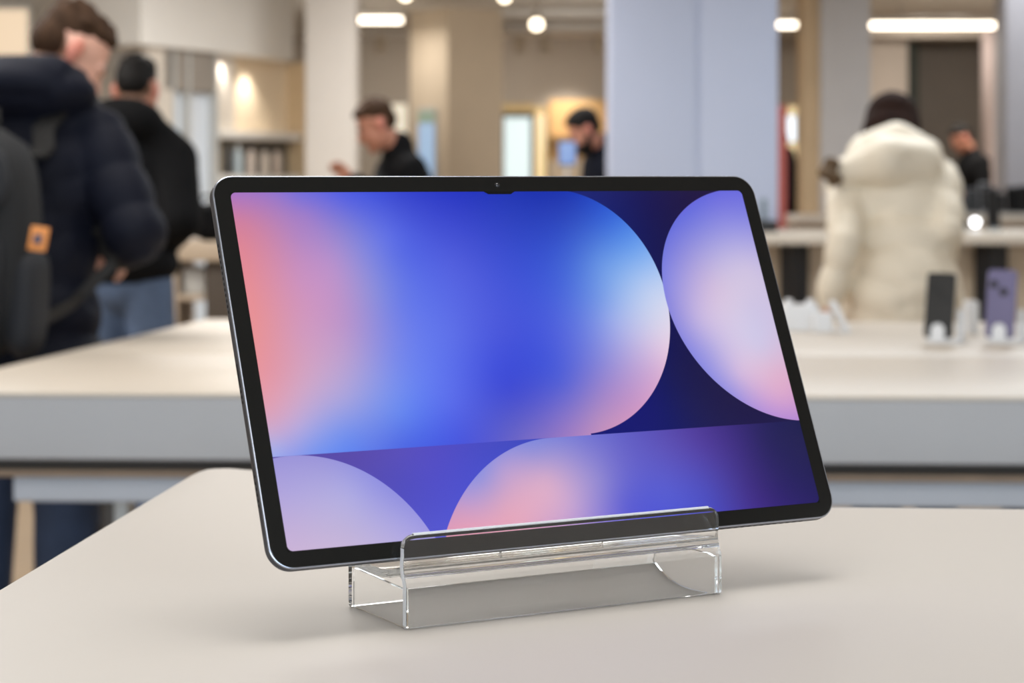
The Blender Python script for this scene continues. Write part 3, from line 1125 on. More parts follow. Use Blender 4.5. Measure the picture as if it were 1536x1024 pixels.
        if bm.verts:
            zmin = p.o.z + 0.004
            for k in (1, -1):
                bm2 = bmesh.new()
                a_ = p.ank[k]
                caps(bm2, a_ - p.f * 0.035 * s - p.u * 0.028 * s, 0.05 * s, a_ + p.f * 0.14 * s - p.u * 0.038 * s, 0.042 * s)
                for v in bm2.verts:
                    v.co.z = max(v.co.z, zmin)
                build('shoe', bm2, M_shoe, p.root, True)
        bm.free()
        return o

    def jacket(p, m, rt=1.0, hem=0.78, sl=(0.078, 0.066, 0.052), short=False, q=None, amp=0.012, voxel=0.011, collar=True, name='jacket', cuff=0.93, extra=None):
        s = p.s
        bm = bmesh.new()
        TM_ = Matrix((p.r, p.sd.cross(p.r), p.sd)).transposed()
        Bm = Matrix((p.r, p.f, p.u)).transposed()
        hemc = p.L(0, 0, hem + 0.1)
        if short:
            elli(bm, p.L(0, 0, 1.01), (0.190 * s * rt, 0.148 * s * rt, 0.10 * s), Bm)
        else:
            elli(bm, hemc, (0.196 * s * rt, 0.150 * s * rt, 0.12 * s), Bm)
            elli(bm, p.pel, (0.188 * s * rt, 0.146 * s * rt, 0.16 * s), Bm)
        elli(bm, p.waist, (0.168 * s * rt, 0.134 * s * rt, 0.19 * s), TM_)
        elli(bm, p.chest, (0.186 * s * rt, 0.142 * s * rt, 0.205 * s), TM_)
        r_s = sl[0] * s
        caps(bm, p.sh[1] - p.u * 0.01, r_s, p.sh[-1] - p.u * 0.01, r_s)
        caps(bm, p.nb - p.sd * 0.09 * s, 0.115 * s, p.nb - p.sd * 0.02 * s, 0.088 * s)
        segs = [(hemc - p.u * 0.1, p.nb, 0.0)]
        for k in (1, -1):
            w = p.el[k].lerp(p.wr[k], cuff)
            caps(bm, p.sh[k], sl[0] * s, p.el[k], sl[1] * s)
            caps(bm, p.el[k], sl[1] * s, w, sl[2] * s)
            segs += [(p.sh[k] + p.r * 0.02 * k, p.el[k], 0.02), (p.el[k], w, 0.02 + (p.el[k] - p.sh[k]).length)]
        if collar:
            caps(bm, p.nb - p.sd * 0.03 * s, 0.085 * s, p.nb + p.sd * 0.035 * s - p.f * 0.01, 0.073 * s)
        if extra:
            extra(bm)
        post = quilt(segs, q, amp) if q else None
        return bake(name, bm, m, p.root, voxel, 5, post)


# ---------------- man in navy puffer jacket (front left)
Y = 4.85
m1 = Person('man at the left with brown hair in navy quilted jacket, head bowed, wearing the backpack', PX(30, Y), Y, 78, 0.975, lean=10, nu=45, pitch=38, hyaw=50, neck=0.165, shw=0.165, shh=0.42)
m1.arms(W(203, 350, 4.80), W(182, 372, 5.04), m1.L(-0.24, 0.10, 1.16), m1.L(-0.12, 0.28, 1.16))
m1.body(M_skin, 0.0075, 0.9)
m1.hair_short(M_hair_br, low=0.0, front=-0.006, vol=0.97)
m1.trousers(M_jeans, 0.094, 0.080, 0.07)


def hood1(bm):
    elli(bm, m1.L(0.015, 0, 0.80), (0.220, 0.165, 0.17), Matrix((m1.r, m1.f, m1.u)).transposed())
    TM_ = Matrix((m1.r, m1.sd.cross(m1.r), m1.sd)).transposed()
    elli(bm, m1.nb - m1.f * 0.085 + m1.u * 0.022, (0.185, 0.118, 0.075), TM_)
    for k in (1, -1):
        caps(bm, m1.nb - m1.f * 0.07 + m1.r * 0.11 * k + m1.u * 0.02, 0.062, m1.nb + m1.f * 0.075 + m1.r * 0.09 * k - m1.u * 0.03, 0.048)
    caps(bm, m1.nb - m1.f * 0.12 + m1.r * 0.09 + m1.u * 0.055, 0.055, m1.nb - m1.f * 0.12 - m1.r * 0.09 + m1.u * 0.055, 0.055)


j1 = m1.jacket(M_navy, rt=1.05, hem=0.70, sl=(0.082, 0.074, 0.056), q=0.105, amp=0.011, extra=hood1)
# ---------------- his backpack
M_bag = mat('charcoal_bag_cloth', (20, 23, 30), 0.75, var=0.15, vscale=12, bump=0.4, bscale=300)
M_bag2 = mat('dark_bag_panel', (11, 13, 17), 0.8, var=0.15, vscale=12, bump=0.4, bscale=300)
M_strap = mat('webbing_strap', (21, 19, 18), 0.7, var=0.1)
M_label = mat('orange_leather_label', (224, 146, 78), 0.6, var=0.08)
M_label_d = mat('label_print', (74, 78, 100), 0.6)
bf, br_, bu = m1.f, m1.r, Vector((0, 0, 1))
KB = 1.06
bc = m1.pel + m1.sd * 0.215 - bf * 0.318 + br_ * 0.02
bag = thing('backpack', 'dark grey backpack with an orange label on the back of the navy jacket', 'backpack', (bc.x, bc.y, bc.z - 0.24))
BM = Matrix((br_ * KB, -bf * KB, m1.sd * KB)).transposed().to_4x4()   # x right, y outward (away from the body), z up


def BT(x, y, z): return Matrix.Translation(bc) @ BM @ Matrix.Translation((x, y, z))


def softbox(bm, sx, sy, sz, M, top=0.75, seg=9):
    """rounded bag volume: stacked superellipse rings, narrower at the top"""
    rings = []
    for k in range(13):
        t = k / 12
        z = (t - 0.5) * 2 * sz
        e = (1 - abs(2 * t - 1) ** 5) ** 0.4 if 0 < t < 1 else 0.30
        e = max(e, 0.30)
        w = 1.0 - (1 - top) * max(0, t - 0.45) / 0.55
        rg = []
        for i in range(28):
            a = 2 * math.pi * i / 28
            ca, sa = math.cos(a), math.sin(a)
            rg.append(M @ Vector((sx * e * w * math.copysign(abs(ca) ** 0.62, ca), sy * e * math.copysign(abs(sa) ** 0.7, sa) * (0.9 + 0.1 * w), z)))
        rings.append(rg)
    loft(bm, rings)


bm = bmesh.new()
softbox(bm, 0.150, 0.085, 0.245, BT(0, 0.0, -0.03))
build('main_compartment', bm, M_bag2, bag, True)
bm = bmesh.new()
softbox(bm, 0.118, 0.040, 0.135, BT(0.0, 0.085, -0.115), 0.92)
pk = build('front_pocket', bm, M_bag, bag, True)
bm = bmesh.new()
softbox(bm, 0.032, 0.055, 0.11, BT(0.138, 0.005, -0.15), 0.9)
build('side_pocket', bm, M_bag, bag, True)
bm = bmesh.new()
softbox(bm, 0.110, 0.028, 0.075, BT(0.0, 0.075, 0.105), 0.8)
build('top_pocket', bm, M_bag, bag, True)


def onbag(px, py, dy=0.0):
    """point on the pocket's outer face for a place in the photo"""
    n_ = (BM.to_3x3() @ Vector((0, 1, 0)))
    o_ = bc + n_ * (0.126 + dy)
    n_ = n_.normalized()
    d_ = Vector(((px - 768) / F, 1, (HOR - py) / F))
    t_ = (o_ - Vector((0, 0, EYE))).dot(n_) / d_.dot(n_)
    return Vector((0, 0, EYE)) + d_ * t_


bm = bmesh.new()
lc = onbag(58, 358)
box(bm, (-0.019, -0.003, -0.024), (0.019, 0.004, 0.024), 0.002, 2, Matrix.Translation(lc) @ BM @ Matrix.Rotation(math.radians(7), 4, 'Y'))
lb = build('label', bm, M_label, bag, True, True, 40)
lb['label'] = 'orange patch with a dark mark'
bm = bmesh.new()
box(bm, (-0.009, 0.004, -0.010), (0.009, 0.0055, 0.009), 0.001, 2, Matrix.Translation(lc) @ BM @ Matrix.Rotation(math.radians(7), 4, 'Y'))
build('mark', bm, M_label_d, lb, True, True, 40)
bm = bmesh.new()
box(bm, (-0.085, -0.004, -0.006), (0.085, 0.005, 0.006), 0.002, 2, Matrix.Translation(bc) @ BM @ Matrix.Translation((0.0, 0.120, -0.035)))
build('zipper', bm, M_strap, pk, True, True, 40)
bm = bmesh.new()
tube(bm, [BT(-0.035, -0.01, 0.205).translation, BT(-0.03, -0.01, 0.245).translation, BT(0.03, -0.01, 0.245).translation, BT(0.035, -0.01, 0.205).translation], 0.008)
build('carry_handle', bm, M_strap, bag, True)

# straps follow the jacket's surface
from mathutils.bvhtree import BVHTree
_n = set(bpy.data.objects)
jt = m1.jacket(M_navy, rt=1.05, hem=0.70, sl=(0.082, 0.074, 0.056), q=0.105, amp=0.011)
JT = BVHTree.FromPolygons([v.co.copy() for v in jt.data.vertices], [tuple(q_.vertices) for q_ in jt.data.polygons])
bpy.data.objects.remove(jt)


def hug(pts, off):
    out = []
    for p_ in pts:
        loc, nor, _, dist = JT.find_nearest(p_)
        out.append((loc + nor * off, nor))
    return out


def spline(pts, n=6):
    out = []
    P_ = [pts[0]] + pts + [pts[-1]]
    for i in range(1, len(P_) - 2):
        for k in range(n):
            t = k / n
            a, b, c, d = P_[i - 1], P_[i], P_[i + 1], P_[i + 2]
            out.append(0.5 * ((2 * b) + (c - a) * t + (2 * a - 5 * b + 4 * c - d) * t * t + (3 * b - a - 3 * c + d) * t ** 3))
    out.append(pts[-1])
    return out


for k in (1, -1):
    s0 = BT(0.080 * k, -0.080, 0.150).translation
    path = [m1.sh[k] * 0.6 + m1.nb * 0.4 - bf * 0.20 - bu * 0.06, m1.sh[k] * 0.65 + m1.nb * 0.35 - bf * 0.04 + bu * 0.08, m1.sh[k] * 0.65 + m1.nb * 0.35 + bf * 0.10, m1.chest + bf * 0.2 + br_ * 0.12 * k]
    hp = hug(spline(path, 5), 0.017)
    pts = spline([s0, (s0 + hp[0][0]) / 2 + hp[0][1] * 0.01, hp[0][0]], 3)[:-1] + [a for a, b in hp]
    bm = bmesh.new()
    ribbon(bm, pts, [br_ for _ in pts], 0.052, 0.010)
    build('shoulder_strap', bm, M_strap, bag, True, True, 50)
    b0 = BT(0.130 * k, -0.045, -0.20).translation
    path = [m1.pel + m1.sd * 0.05 - bf * 0.12 + br_ * 0.19 * k, m1.pel + m1.sd * 0.13 - bf * 0.06 + br_ * 0.24 * k, m1.pel + m1.sd * 0.24 + bf * 0.0 + br_ * 0.22 * k]
    hp = hug(spline(path, 5), 0.012)
    bm = bmesh.new()
    pts = [b0] + [a for a, b in hp]
    ribbon(bm, pts, [bu] * len(pts), 0.026, 0.005)
    build('adjuster_strap', bm, M_strap, bag, True, True, 50)

# ---------------- man in black hooded jacket behind him
Y = 7.2
m2 = Person('man with short dark hair in black hooded jacket and blue jeans, behind the backpack wearer', PX(189, Y), Y, 72, 0.945, lean=5, nu=14, pitch=16, hyaw=-10)
m2.arms(W(272, 330, 7.08), W(215, 392, 7.44), m2.L(-0.25, 0.05, 1.14), m2.L(-0.16, 0.28, 1.02))
m2.body(M_skin2, 0.009)
m2.hair_short(M_hair_dk, low=0.016, vol=0.98)
m2.trousers(M_jeans_lt, 0.094, 0.085, 0.075)


def hood2(bm):
    TM_ = Matrix((m2.r, m2.sd.cross(m2.r), m2.sd)).transposed()
    elli(bm, m2.nb - m2.f * 0.065 + m2.u * 0.05, (0.15, 0.105, 0.085), TM_)
    for k in (1, -1):
        caps(bm, m2.nb - m2.f * 0.03 + m2.r * 0.09 * k + m2.u * 0.02, 0.06, m2.sh[k] + m2.u * 0.015, 0.075)


m2.jacket(M_black, rt=1.08, short=True, sl=(0.088, 0.076, 0.058), extra=hood2)

# ---------------- woman in cream puffer coat
Y = 6.75
w1 = Person('woman with chestnut hair in cream quilted coat with hood, seen from behind at the counter', PX(1356, Y), Y, 80, 0.93, lean=25, side=-5, nu=54, pitch=38, hyaw=8, neck=0.150, shw=0.162, shh=0.42)
w1.arms(W(1421, 340, 6.75), W(1410, 400, 6.95), W(1268, 360, 6.68), W(1243, 452, 6.70))
w1.body(M_skin, 0.009)
s = w1.s
bm = bmesh.new()
elli(bm, w1.H(0, -0.018, 0.040), (0.092, 0.104, 0.092), w1.HM)
elli(bm, w1.H(0, -0.050, -0.030), (0.092, 0.070, 0.095), w1.HM)
for k in (1, -1):
    caps(bm, w1.H(0.068 * k, 0.0, 0.03), 0.032, w1.H(0.074 * k, 0.02, -0.10), 0.022)
elli(bm, w1.H(-0.06, -0.03, -0.06), (0.045, 0.05, 0.07), w1.HM)
bake('hair', bm, M_hair_chest, w1.root, 0.008, 3)
w1.trousers(M_trouser)


def hood3(bm):
    elli(bm, w1.L(0, 0, 0.66), (0.19, 0.165, 0.26))
    elli(bm, w1.L(0, 0.02, 0.90), (0.195, 0.16, 0.24))
    y = w1.nb.y - 0.17
    caps(bm, W(1268, 256, y + 0.02), 0.046, W(1330, 238, y - 0.01), 0.085)
    caps(bm, W(1330, 240, y - 0.01), 0.088, W(1376, 244, y + 0.03), 0.080)
    caps(bm, W(1292, 226, y + 0.09), 0.05, W(1345, 208, y + 0.10), 0.055)
    caps(bm, W(1345, 208, y + 0.10), 0.055, W(1388, 232, y + 0.10), 0.055)


w1.jacket(M_cream, rt=1.03, hem=0.52, sl=(0.078, 0.060, 0.050), q=0.11, amp=0.012, extra=hood3, name='coat', voxel=0.012)
bm = bmesh.new()
y = w1.nb.y - 0.17
for i in range(22):
    t = i / 21
    c_ = W(1246 + 8 * math.sin(t * 9), 244 + 28 * t, y - 0.02 + 0.03 * math.sin(t * 7))
    elli(bm, c_, (0.022 + 0.006 * random.random(), 0.022, 0.020), None, 10)
bake('fur_trim', bm, M_fur, w1.root, 0.007, 1)

# ---------------- man in black top with face bowed to the left
Y = 9.6
m3 = Person('man in black jacket with brown hair behind the tablet, bowed to the left', PX(624, Y), Y, 200, 0.93, lean=10, nu=40, pitch=28, hyaw=8)
m3.arms(W(566, 305, 9.35), W(530, 272, 9.3), m3.L(-0.24, 0.06, 1.12), m3.L(-0.2, 0.3, 1.05))
m3.body(M_skin2, 0.009)
m3.hair_short(M_hair_br, low=0.0)
m3.trousers(M_trouser)
m3.jacket(M_black, rt=1.0, hem=0.78, sl=(0.078, 0.066, 0.052))

# ---------------- bearded man by the big pillar
Y = 11.9
m4 = Person('bearded man with dark hair in dark navy jacket, half behind the big blue-white pillar', PX(926, Y), Y, 200, 0.955, lean=9, nu=48, pitch=30, hyaw=10)
m4.arms(m4.L(0.24, 0.08, 1.14), m4.L(0.14, 0.30, 1.06), m4.L(-0.24, 0.08, 1.14), m4.L(-0.14, 0.30, 1.06))
m4.body(M_skin2, 0.010)
m4.hair_short(M_hair_dk, low=0.0, vol=1.06)
bm = bmesh.new()
elli(bm, m4.H(0, 0.048, -0.085), (0.056, 0.052, 0.048), m4.HM)
for k in (1, -1):
    caps(bm, m4.H(0.05 * k, 0.03, -0.07), 0.026, m4.H(0.07 * k, 0.0, -0.02), 0.014)
bake('beard', bm, M_hair_dk, m4.root, 0.008, 2)
m4.trousers(M_trouser)
m4.jacket(M_navy2, rt=1.05, hem=0.78, sl=(0.085, 0.07, 0.055))

# ---------------- far man in a black T-shirt
Y = 19.0
m5 = Person('distant man in black top bowed over the far table, right of the cream coat', PX(1472, Y), Y, 195, 1.0, lean=10, nu=40, pitch=30, hyaw=0)
m5.arms(m5.L(0.24, 0.10, 1.12), m5.L(0.16, 0.32, 1.06), m5.L(-0.24, 0.10, 1.12), m5.L(-0.16, 0.32, 1.06))
m5.body(M_skin2, 0.011)
m5.hair_short(M_hair_dk)
m5.trousers(M_trouser)
m5.jacket(M_black, rt=0.95, hem=0.8, sl=(0.072, 0.06, 0.05), cuff=0.25, name='shirt', collar=False)

# ---------------- far figure in the gap right of the pillar
Y = 17.0
m6 = Person('distant person in navy coat seen in the gap right of the big pillar', PX(1189, Y), Y, 185, 0.95, lean=6, nu=30, pitch=20)
m6.arms(m6.L(0.24, 0.06, 1.14), m6.L(0.16, 0.26, 1.05), m6.L(-0.24, 0.06, 1.14), m6.L(-0.16, 0.26, 1.05))
m6.body(M_skin2, 0.011)
m6.hair_short(M_hair_br)
m6.trousers(M_trouser)
m6.jacket(M_navy2, rt=1.0, hem=0.72, sl=(0.08, 0.068, 0.055), name='coat')
# =================================================================== ROOM
M_wall = mat('warm_grey_wall_paint', (176, 164, 150), 0.85, var=0.03, vscale=1.5)
M_wall_lt = mat('off_white_wall_paint', (216, 210, 202), 0.8, var=0.02, vscale=1.5)
M_ceil = mat('ceiling_paint', (226, 223, 218), 0.9, var=0.03, vscale=1.2)
M_floor = mat('tan_floor', (144, 124, 100), 0.5, var=0.1, vscale=4, stretch=(1, 6, 1))
M_pillar = mat('cream_pillar_paint', (218, 210, 200), 0.75, var=0.015)
M_pillar_b = mat('cool_white_panel', (184, 192, 214), 0.55, var=0.015, vscale=2)
M_tan = mat('warm_lit_tan', (212, 186, 150), 0.7, var=0.05)
M_dark = mat('dark_brown_wall', (122, 113, 104), 0.8, var=0.06, vscale=2)
M_green = mat('dark_green_edge', (52, 56, 48), 0.7)
M_white = mat('white_gloss_panel', (232, 228, 220), 0.5, var=0.01)
M_cab = mat('beige_cabinet', (206, 186, 160), 0.6, var=0.04)
M_blackm = mat('black_metal', (22, 22, 24), 0.5)
M_legdk = mat('black_table_leg', (30, 30, 32), 0.35, var=0.1)
M_dev = mat('grey_device', (84, 84, 90), 0.4, var=0.1)
M_dev2 = mat('dark_device', (40, 42, 48), 0.3, var=0.1)
CEIL = 2.80
YB = 23.5
XL, XR, YF = -6.0, 6.6, -4.6


def sbox(name, lo, hi, m, bev=0.0):
    return struct(boxobj(name, lo, hi, m, None, bev))


sbox('floor', (XL - .1, YF, -0.1), (XR + .1, YB + .1, 0.0), M_floor)
sbox('ceiling', (XL - .1, YF, CEIL), (XR + .1, YB + .1, CEIL + 0.1), M_ceil)
sbox('wall_back', (XL, YB, 0), (XR, YB + 0.1, CEIL), M_wall)
sbox('wall_left', (XL - 0.1, YF, 0), (XL, YB, CEIL), M_wall_lt)
sbox('wall_right', (XR, YF, 0), (XR + 0.1, YB, CEIL), M_wall_lt)
# shop window behind the camera: wall with a wide glazed opening
wx0, wx1, wz0, wz1 = -4.6, 5.2, 0.3, 2.6
bm = bmesh.new()
box(bm, (XL, YF - .1, 0), (XR, YF, wz0))
box(bm, (XL, YF - .1, wz1), (XR, YF, CEIL))
box(bm, (XL, YF - .1, wz0), (wx0, YF, wz1))
box(bm, (wx1, YF - .1, wz0), (XR, YF, wz1))
struct(build('wall_front', bm, M_wall_lt))
bm = bmesh.new()
for x in np.linspace(wx0, wx1, 6):
    box(bm, (x - 0.03, YF - 0.08, wz0), (x + 0.03, YF - 0.02, wz1))
for z in (wz0 + 0.03, wz1 - 0.03):
    box(bm, (wx0, YF - 0.08, z - 0.03), (wx1, YF - 0.02, z + 0.03))
struct(build('window_1', bm, M_blackm))

# ---- pillars


def pillar(name, px0, px1, y, depth, m, z0=0.0, z1=CEIL, bev=0.01):
    return sbox(name, (PX(px0, y), y, z0), (PX(px1, y), y + depth, z1), m, bev)


pillar('wall_pillar_cream', 458, 534, 14.0, 0.36, M_pillar)
pillar('wall_pillar_grey', 168, 212, 13.6, 0.25, M_wall_lt)
# big cool-white clad pillar: two panels with a narrow joint
yp = 10.75
struct(boxobj('wall_pillar_big', (PX(917, yp) + 0.01, yp + 0.02, 0), (PX(1166, yp) - 0.01, yp + 0.8, CEIL), M_pillar_b))
bm = bmesh.new()
box(bm, (PX(916, yp), yp, 0), (PX(1044.5, yp), yp + 0.03, CEIL), 0.006)
box(bm, (PX(1050, yp), yp, 0), (PX(1167, yp), yp + 0.03, CEIL), 0.006)
box(bm, (PX(1044.5, yp), yp + 0.012, 0), (PX(1050, yp), yp + 0.03, CEIL))
struct(build('trim_1', bm, M_pillar_b, smooth=True, angle=40))
# square column turned 36 degrees, one face lit and one in shade
yc = 19.3
cc_ = Vector((PX(672, yc), yc))
L_ = 0.62
d1 = Vector((-0.60, 0.80))
d2 = Vector((0.80, 0.60))
bm = bmesh.new()
prism(bm, [tuple(cc_), tuple(cc_ + d2 * L_), tuple(cc_ + d2 * L_ + d1 * L_), tuple(cc_ + d1 * L_)], 0, CEIL, 0.01)
struct(build('wall_pillar_turned', bm, mat('sand_pillar_paint', (206, 190, 168), 0.8, var=0.02)))
# right-hand columns
yr = 15.5
pillar('wall_pillar_warm_face', 1203, 1233, yr + 0.1, 0.3, M_tan)  # left face of the stone pillar; its warm light is put into the tan
pillar('wall_pillar_stone', 1232, 1306, yr, 0.4, mat('stone_grey_paint', (208, 206, 206), 0.8, var=0.02))
pillar('wall_pillar_sand', 1304, 1362, 22.4, 0.3, mat('sand_paint', (206, 192, 178), 0.8, var=0.02), 0, PZ(58, 22.4))
pillar('wall_right_recess', 1362, 1486, 23.2, 0.2, M_dark, 0, PZ(60, 23.2))
pillar('trim_2', 1361, 1378, 22.6, 0.2, M_green, 0, PZ(62, 22.6))
pillar('wall_pillar_rose', 1482, 1512, 20.6, 0.3, mat('rose_grey_paint', (190, 172, 166), 0.8, var=0.02))
pillar('wall_pillar_pale', 1509, 1640, 16.8, 0.4, mat('pale_lilac_paint', (186, 188, 198), 0.7))
# ceiling beam over the right-hand side
sbox('trim_3', (PX(1200, 21.6), 21.6, PZ(56, 21.6)), (PX(1700, 21.6), 22.0, CEIL), mat('beam_paint', (188, 176, 162), 0.85))

# ---- shop-in-shop on the left, receding at an angle
hd = Vector((0.385, 0.923)).normalized()
hn = Vector((-hd.y, hd.x))      # pointing away from the aisle
q0 = Vector((PX(212, 12.9), 12.9))


def at_px(px, off=0.0):
    """distance along the slanted front for an image column, off metres behind it"""
    a = (px - 768) / F
    o = q0 + hn * off
    return (a * o.y - o.x) / (hd.x - a * hd.y)


def sl_box(bm, pxa, pxb, o0, o1, z0, z1, ch=0.004):
    ua, ub = at_px(pxa, o0), at_px(pxb, o0)
    a, b = q0 + hd * ua, q0 + hd * ub
    prism(bm, [tuple(a + hn * o0), tuple(b + hn * o0), tuple(b + hn * o1), tuple(a + hn * o1)][::-1] if False else
          [tuple(a + hn * o0), tuple(b + hn * o0), tuple(b + hn * o1), tuple(a + hn * o1)], z0, z1, ch)


y_m = (q0 + hd * at_px(330)).y
zf = PZ(79.5, y_m)             # underside of the fascia
shop = thing('display_unit', 'white fascia and wall unit with lit niche behind the man in black jacket', 'wall unit', tuple((q0 + hd * at_px(330)).to_3d()))
bm = bmesh.new()
sl_box(bm, 211, 440, 0, 0.5, zf, CEIL - 0.002)
build('fascia', bm, M_white, shop)
bm = bmesh.new()
sl_box(bm, 222, 262, 0.05, 0.12, 0, zf)
build('side_panel', bm, mat('ivory_panel', (214, 204, 190), 0.6), shop)
bm = bmesh.new()
sl_box(bm, 262, 327, 0.10, 0.14, 0, zf)
build('glass_panel', bm, mat('pale_blue_glass', (222, 231, 240), 0.12, spec=0.8, var=0.03, vscale=1.5), shop)
bm = bmesh.new()
sl_box(bm, 248, 326, 0.05, 0.10, PZ(136, y_m - 0.4), zf)
build('header_panel', bm, mat('taupe_panel', (150, 142, 132), 0.6), shop)
for pxp in (262, 285, 326):
    bm = bmesh.new()
    sl_box(bm, pxp - 1.5, pxp + 1.5, 0.04, 0.12, 0, zf)
    build('mullion', bm, M_post_pale, shop)
bm = bmesh.new()
sl_box(bm, 320, 462, 0.16, 0.20, 0, zf)
build('niche_back', bm, mat('warm_niche_lacquer', (238, 218, 188), 0.6, var=0.02), shop)
bm = bmesh.new()
sl_box(bm, 328, 352, 0.10, 0.155, PZ(203, y_m), zf)
build('pale_divider', bm, mat('ivory_panel', (232, 222, 204), 0.6), shop)
bm = bmesh.new()
sl_box(bm, 330, 452, 0.03, 0.155, PZ(207, y_m), PZ(195, y_m))
build('shelf', bm, M_white, shop)
bm = bmesh.new()
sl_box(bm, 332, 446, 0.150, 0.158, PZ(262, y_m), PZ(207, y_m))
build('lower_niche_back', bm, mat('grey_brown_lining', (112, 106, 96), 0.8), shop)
bm = bmesh.new()
sl_box(bm, 330, 452, 0.03, 0.155, PZ(275, y_m), PZ(262, y_m))
build('lower_shelf', bm, M_white, shop)
bm = bmesh.new()
sl_box(bm, 460, 474, 0.0, 0.20, 0, zf)
build('end_panel', bm, mat('tan_end_panel', (206, 182, 146), 0.7, var=0.03), shop)
bm = bmesh.new()
sl_box(bm, 330, 452, 0.04, 0.15, 0, PZ(280, y_m))
build('cabinet', bm, M_cab, shop)
# goods on the lower shelf of the niche
for px_, h_, w_, c_, lb_ in ((345, 40, 9, (70, 68, 66), 'dark upright box at the left end of the lower niche shelf'), (357, 46, 12, (196, 210, 214), 'pale blue bottle second from the left on the niche shelf'),
                             (376, 44, 13, (222, 206, 192), 'cream bottle third from the left on the niche shelf'), (397, 42, 13, (226, 212, 196), 'cream bottle fourth from the left on the niche shelf'),
                             (415, 42, 12, (222, 204, 188), 'cream bottle at the right end of the niche shelf')):
    u_ = at_px(px_, 0.09)
    c = q0 + hd * u_ + hn * 0.09
    z0 = PZ(262, y_m) + 0.002
    hh = h_ / F * c.y
    ww = w_ / F * c.y / 2
    bm = bmesh.new()
    if px_ == 345:
        box(bm, (c.x - ww, c.y - ww, z0), (c.x + ww, c.y + ww, z0 + hh), 0.003)
        o = build('carton', bm, mat('goods_' + str(px_), c_, 0.5), None, True, True, 40)
        tag(o, lb_, 'box', 'goods on the niche shelf')
    else:
        t_ = thing('bottle', lb_, 'bottle', (c.x, c.y, z0), group='goods on the niche shelf')
        lathe(bm, [(ww * .9, 0), (ww, .004), (ww, hh * .68), (ww * .5, hh * .80), (ww * .42, hh * .84)], 16, Matrix.Translation((c.x, c.y, z0)))
        build('bottle_body', bm, mat('goods_' + str(px_), c_, 0.4), t_, True, True, 35)
        bm = bmesh.new()
        lathe(bm, [(ww * .5, hh * .84), (ww * .5, hh * .98), (ww * .4, hh)], 16, Matrix.Translation((c.x, c.y, z0)))
        build('cap', bm, M_dev2 if px_ != 357 else M_post_pale, t_, True, True, 35)

# light box on the wall behind the first man
lbx = thing('light_box', 'warm glowing wall panel at the far left above the navy hood', 'lamp', (PX(14, 13.5), 13.6, 1.9))
boxobj('frame', (PX(-46, 13.5), 13.55, PZ(88, 13.5)), (PX(44, 13.5), 13.66, PZ(8, 13.5)), M_white, lbx, 0.004)
boxobj('diffuser', (PX(-42, 13.5), 13.53, PZ(82, 13.5)), (PX(38, 13.5), 13.56, PZ(14, 13.5)), emis('warm_diffuser', (255, 226, 190), 0.85), lbx, 0.004)
sbox('wall_left_partition', (PX(-300, 13.7), 13.7, 0), (PX(170, 13.7), 13.8, CEIL), mat('beige_partition', (206, 196, 182), 0.8))

# ---- back wall openings
def bright_window(name, px0, px1, py0, py1, y, rgb, st, frame_m, fw=0.04):
    root = bpy.data.objects.new(name, None)
    COL.objects.link(root)
    root.location = (PX((px0 + px1) / 2, y), y, 0)
    struct(root)
    x0, x1, z0, z1 = PX(px0, y), PX(px1, y), PZ(py1, y), PZ(py0, y)
    bm = bmesh.new()
    box(bm, (x0 - fw, y - 0.03, z0 - fw), (x0, y + 0.05, z1 + fw))
    box(bm, (x1, y - 0.03, z0 - fw), (x1 + fw, y + 0.05, z1 + fw))
    box(bm, (x0, y - 0.03, z1), (x1, y + 0.05, z1 + fw))
    box(bm, (x0, y - 0.03, z0 - fw), (x1, y + 0.05, z0))
    struct(build(name.replace('window', 'window') + '_frame', bm, frame_m, root))
    struct(boxobj(name + '_pane', (x0, y, z0), (x1, y + 0.02, z1), emis('daylight_' + name, rgb, st), root))
    return root


yw = YB - 0.06
bright_window('window_2', 756, 796, 176, 330, yw, (228, 244, 242), 1.0, M_blackm)
bright_window('window_3', 530, 556, 160, 204, yw, (240, 246, 255), 1.5, M_wall)
bright_window('window_4', 586, 610, 156, 215, yw, (250, 236, 208), 0.85, M_wall)
bright_window('window_5', 1182, 1206, 160, 236, yw, (255, 226, 168), 0.95, M_tan)
bright_window('window_6', 1181, 1193, 174, 212, yw - 0.06, (236, 246, 255), 1.6, M_white, 0.01)
boxobj('x', (0, 0, 0), (0.01, 0.01, 0.01), M_tan)
bpy.data.objects.remove(bpy.data.objects['x'])
# warm door surround beside the tall window
bm = bmesh.new()
box(bm, (PX(751, yw), yw - 0.03, PZ(168, yw)), (PX(800, yw), yw + 0.04, PZ(156, yw)))
struct(build('trim_4', bm, mat('ochre_trim', (206, 178, 124), 0.6)))
bl_ = thing('light_column', 'tall warm glowing strip right of the bright far window', 'lamp', (PX(810, yw), yw - 0.02, 0))
boxobj('housing', (PX(801, yw), yw - 0.02, 0), (PX(821, yw), yw + 0.05, PZ(160, yw)), mat('ochre_trim', (206, 178, 124), 0.6), bl_, 0.004)
boxobj('diffuser', (PX(803, yw), yw - 0.04, 0.05), (PX(818, yw), yw - 0.018, PZ(172, yw)), emis('warm_strip', (255, 222, 160), 0.95), bl_, 0.004)
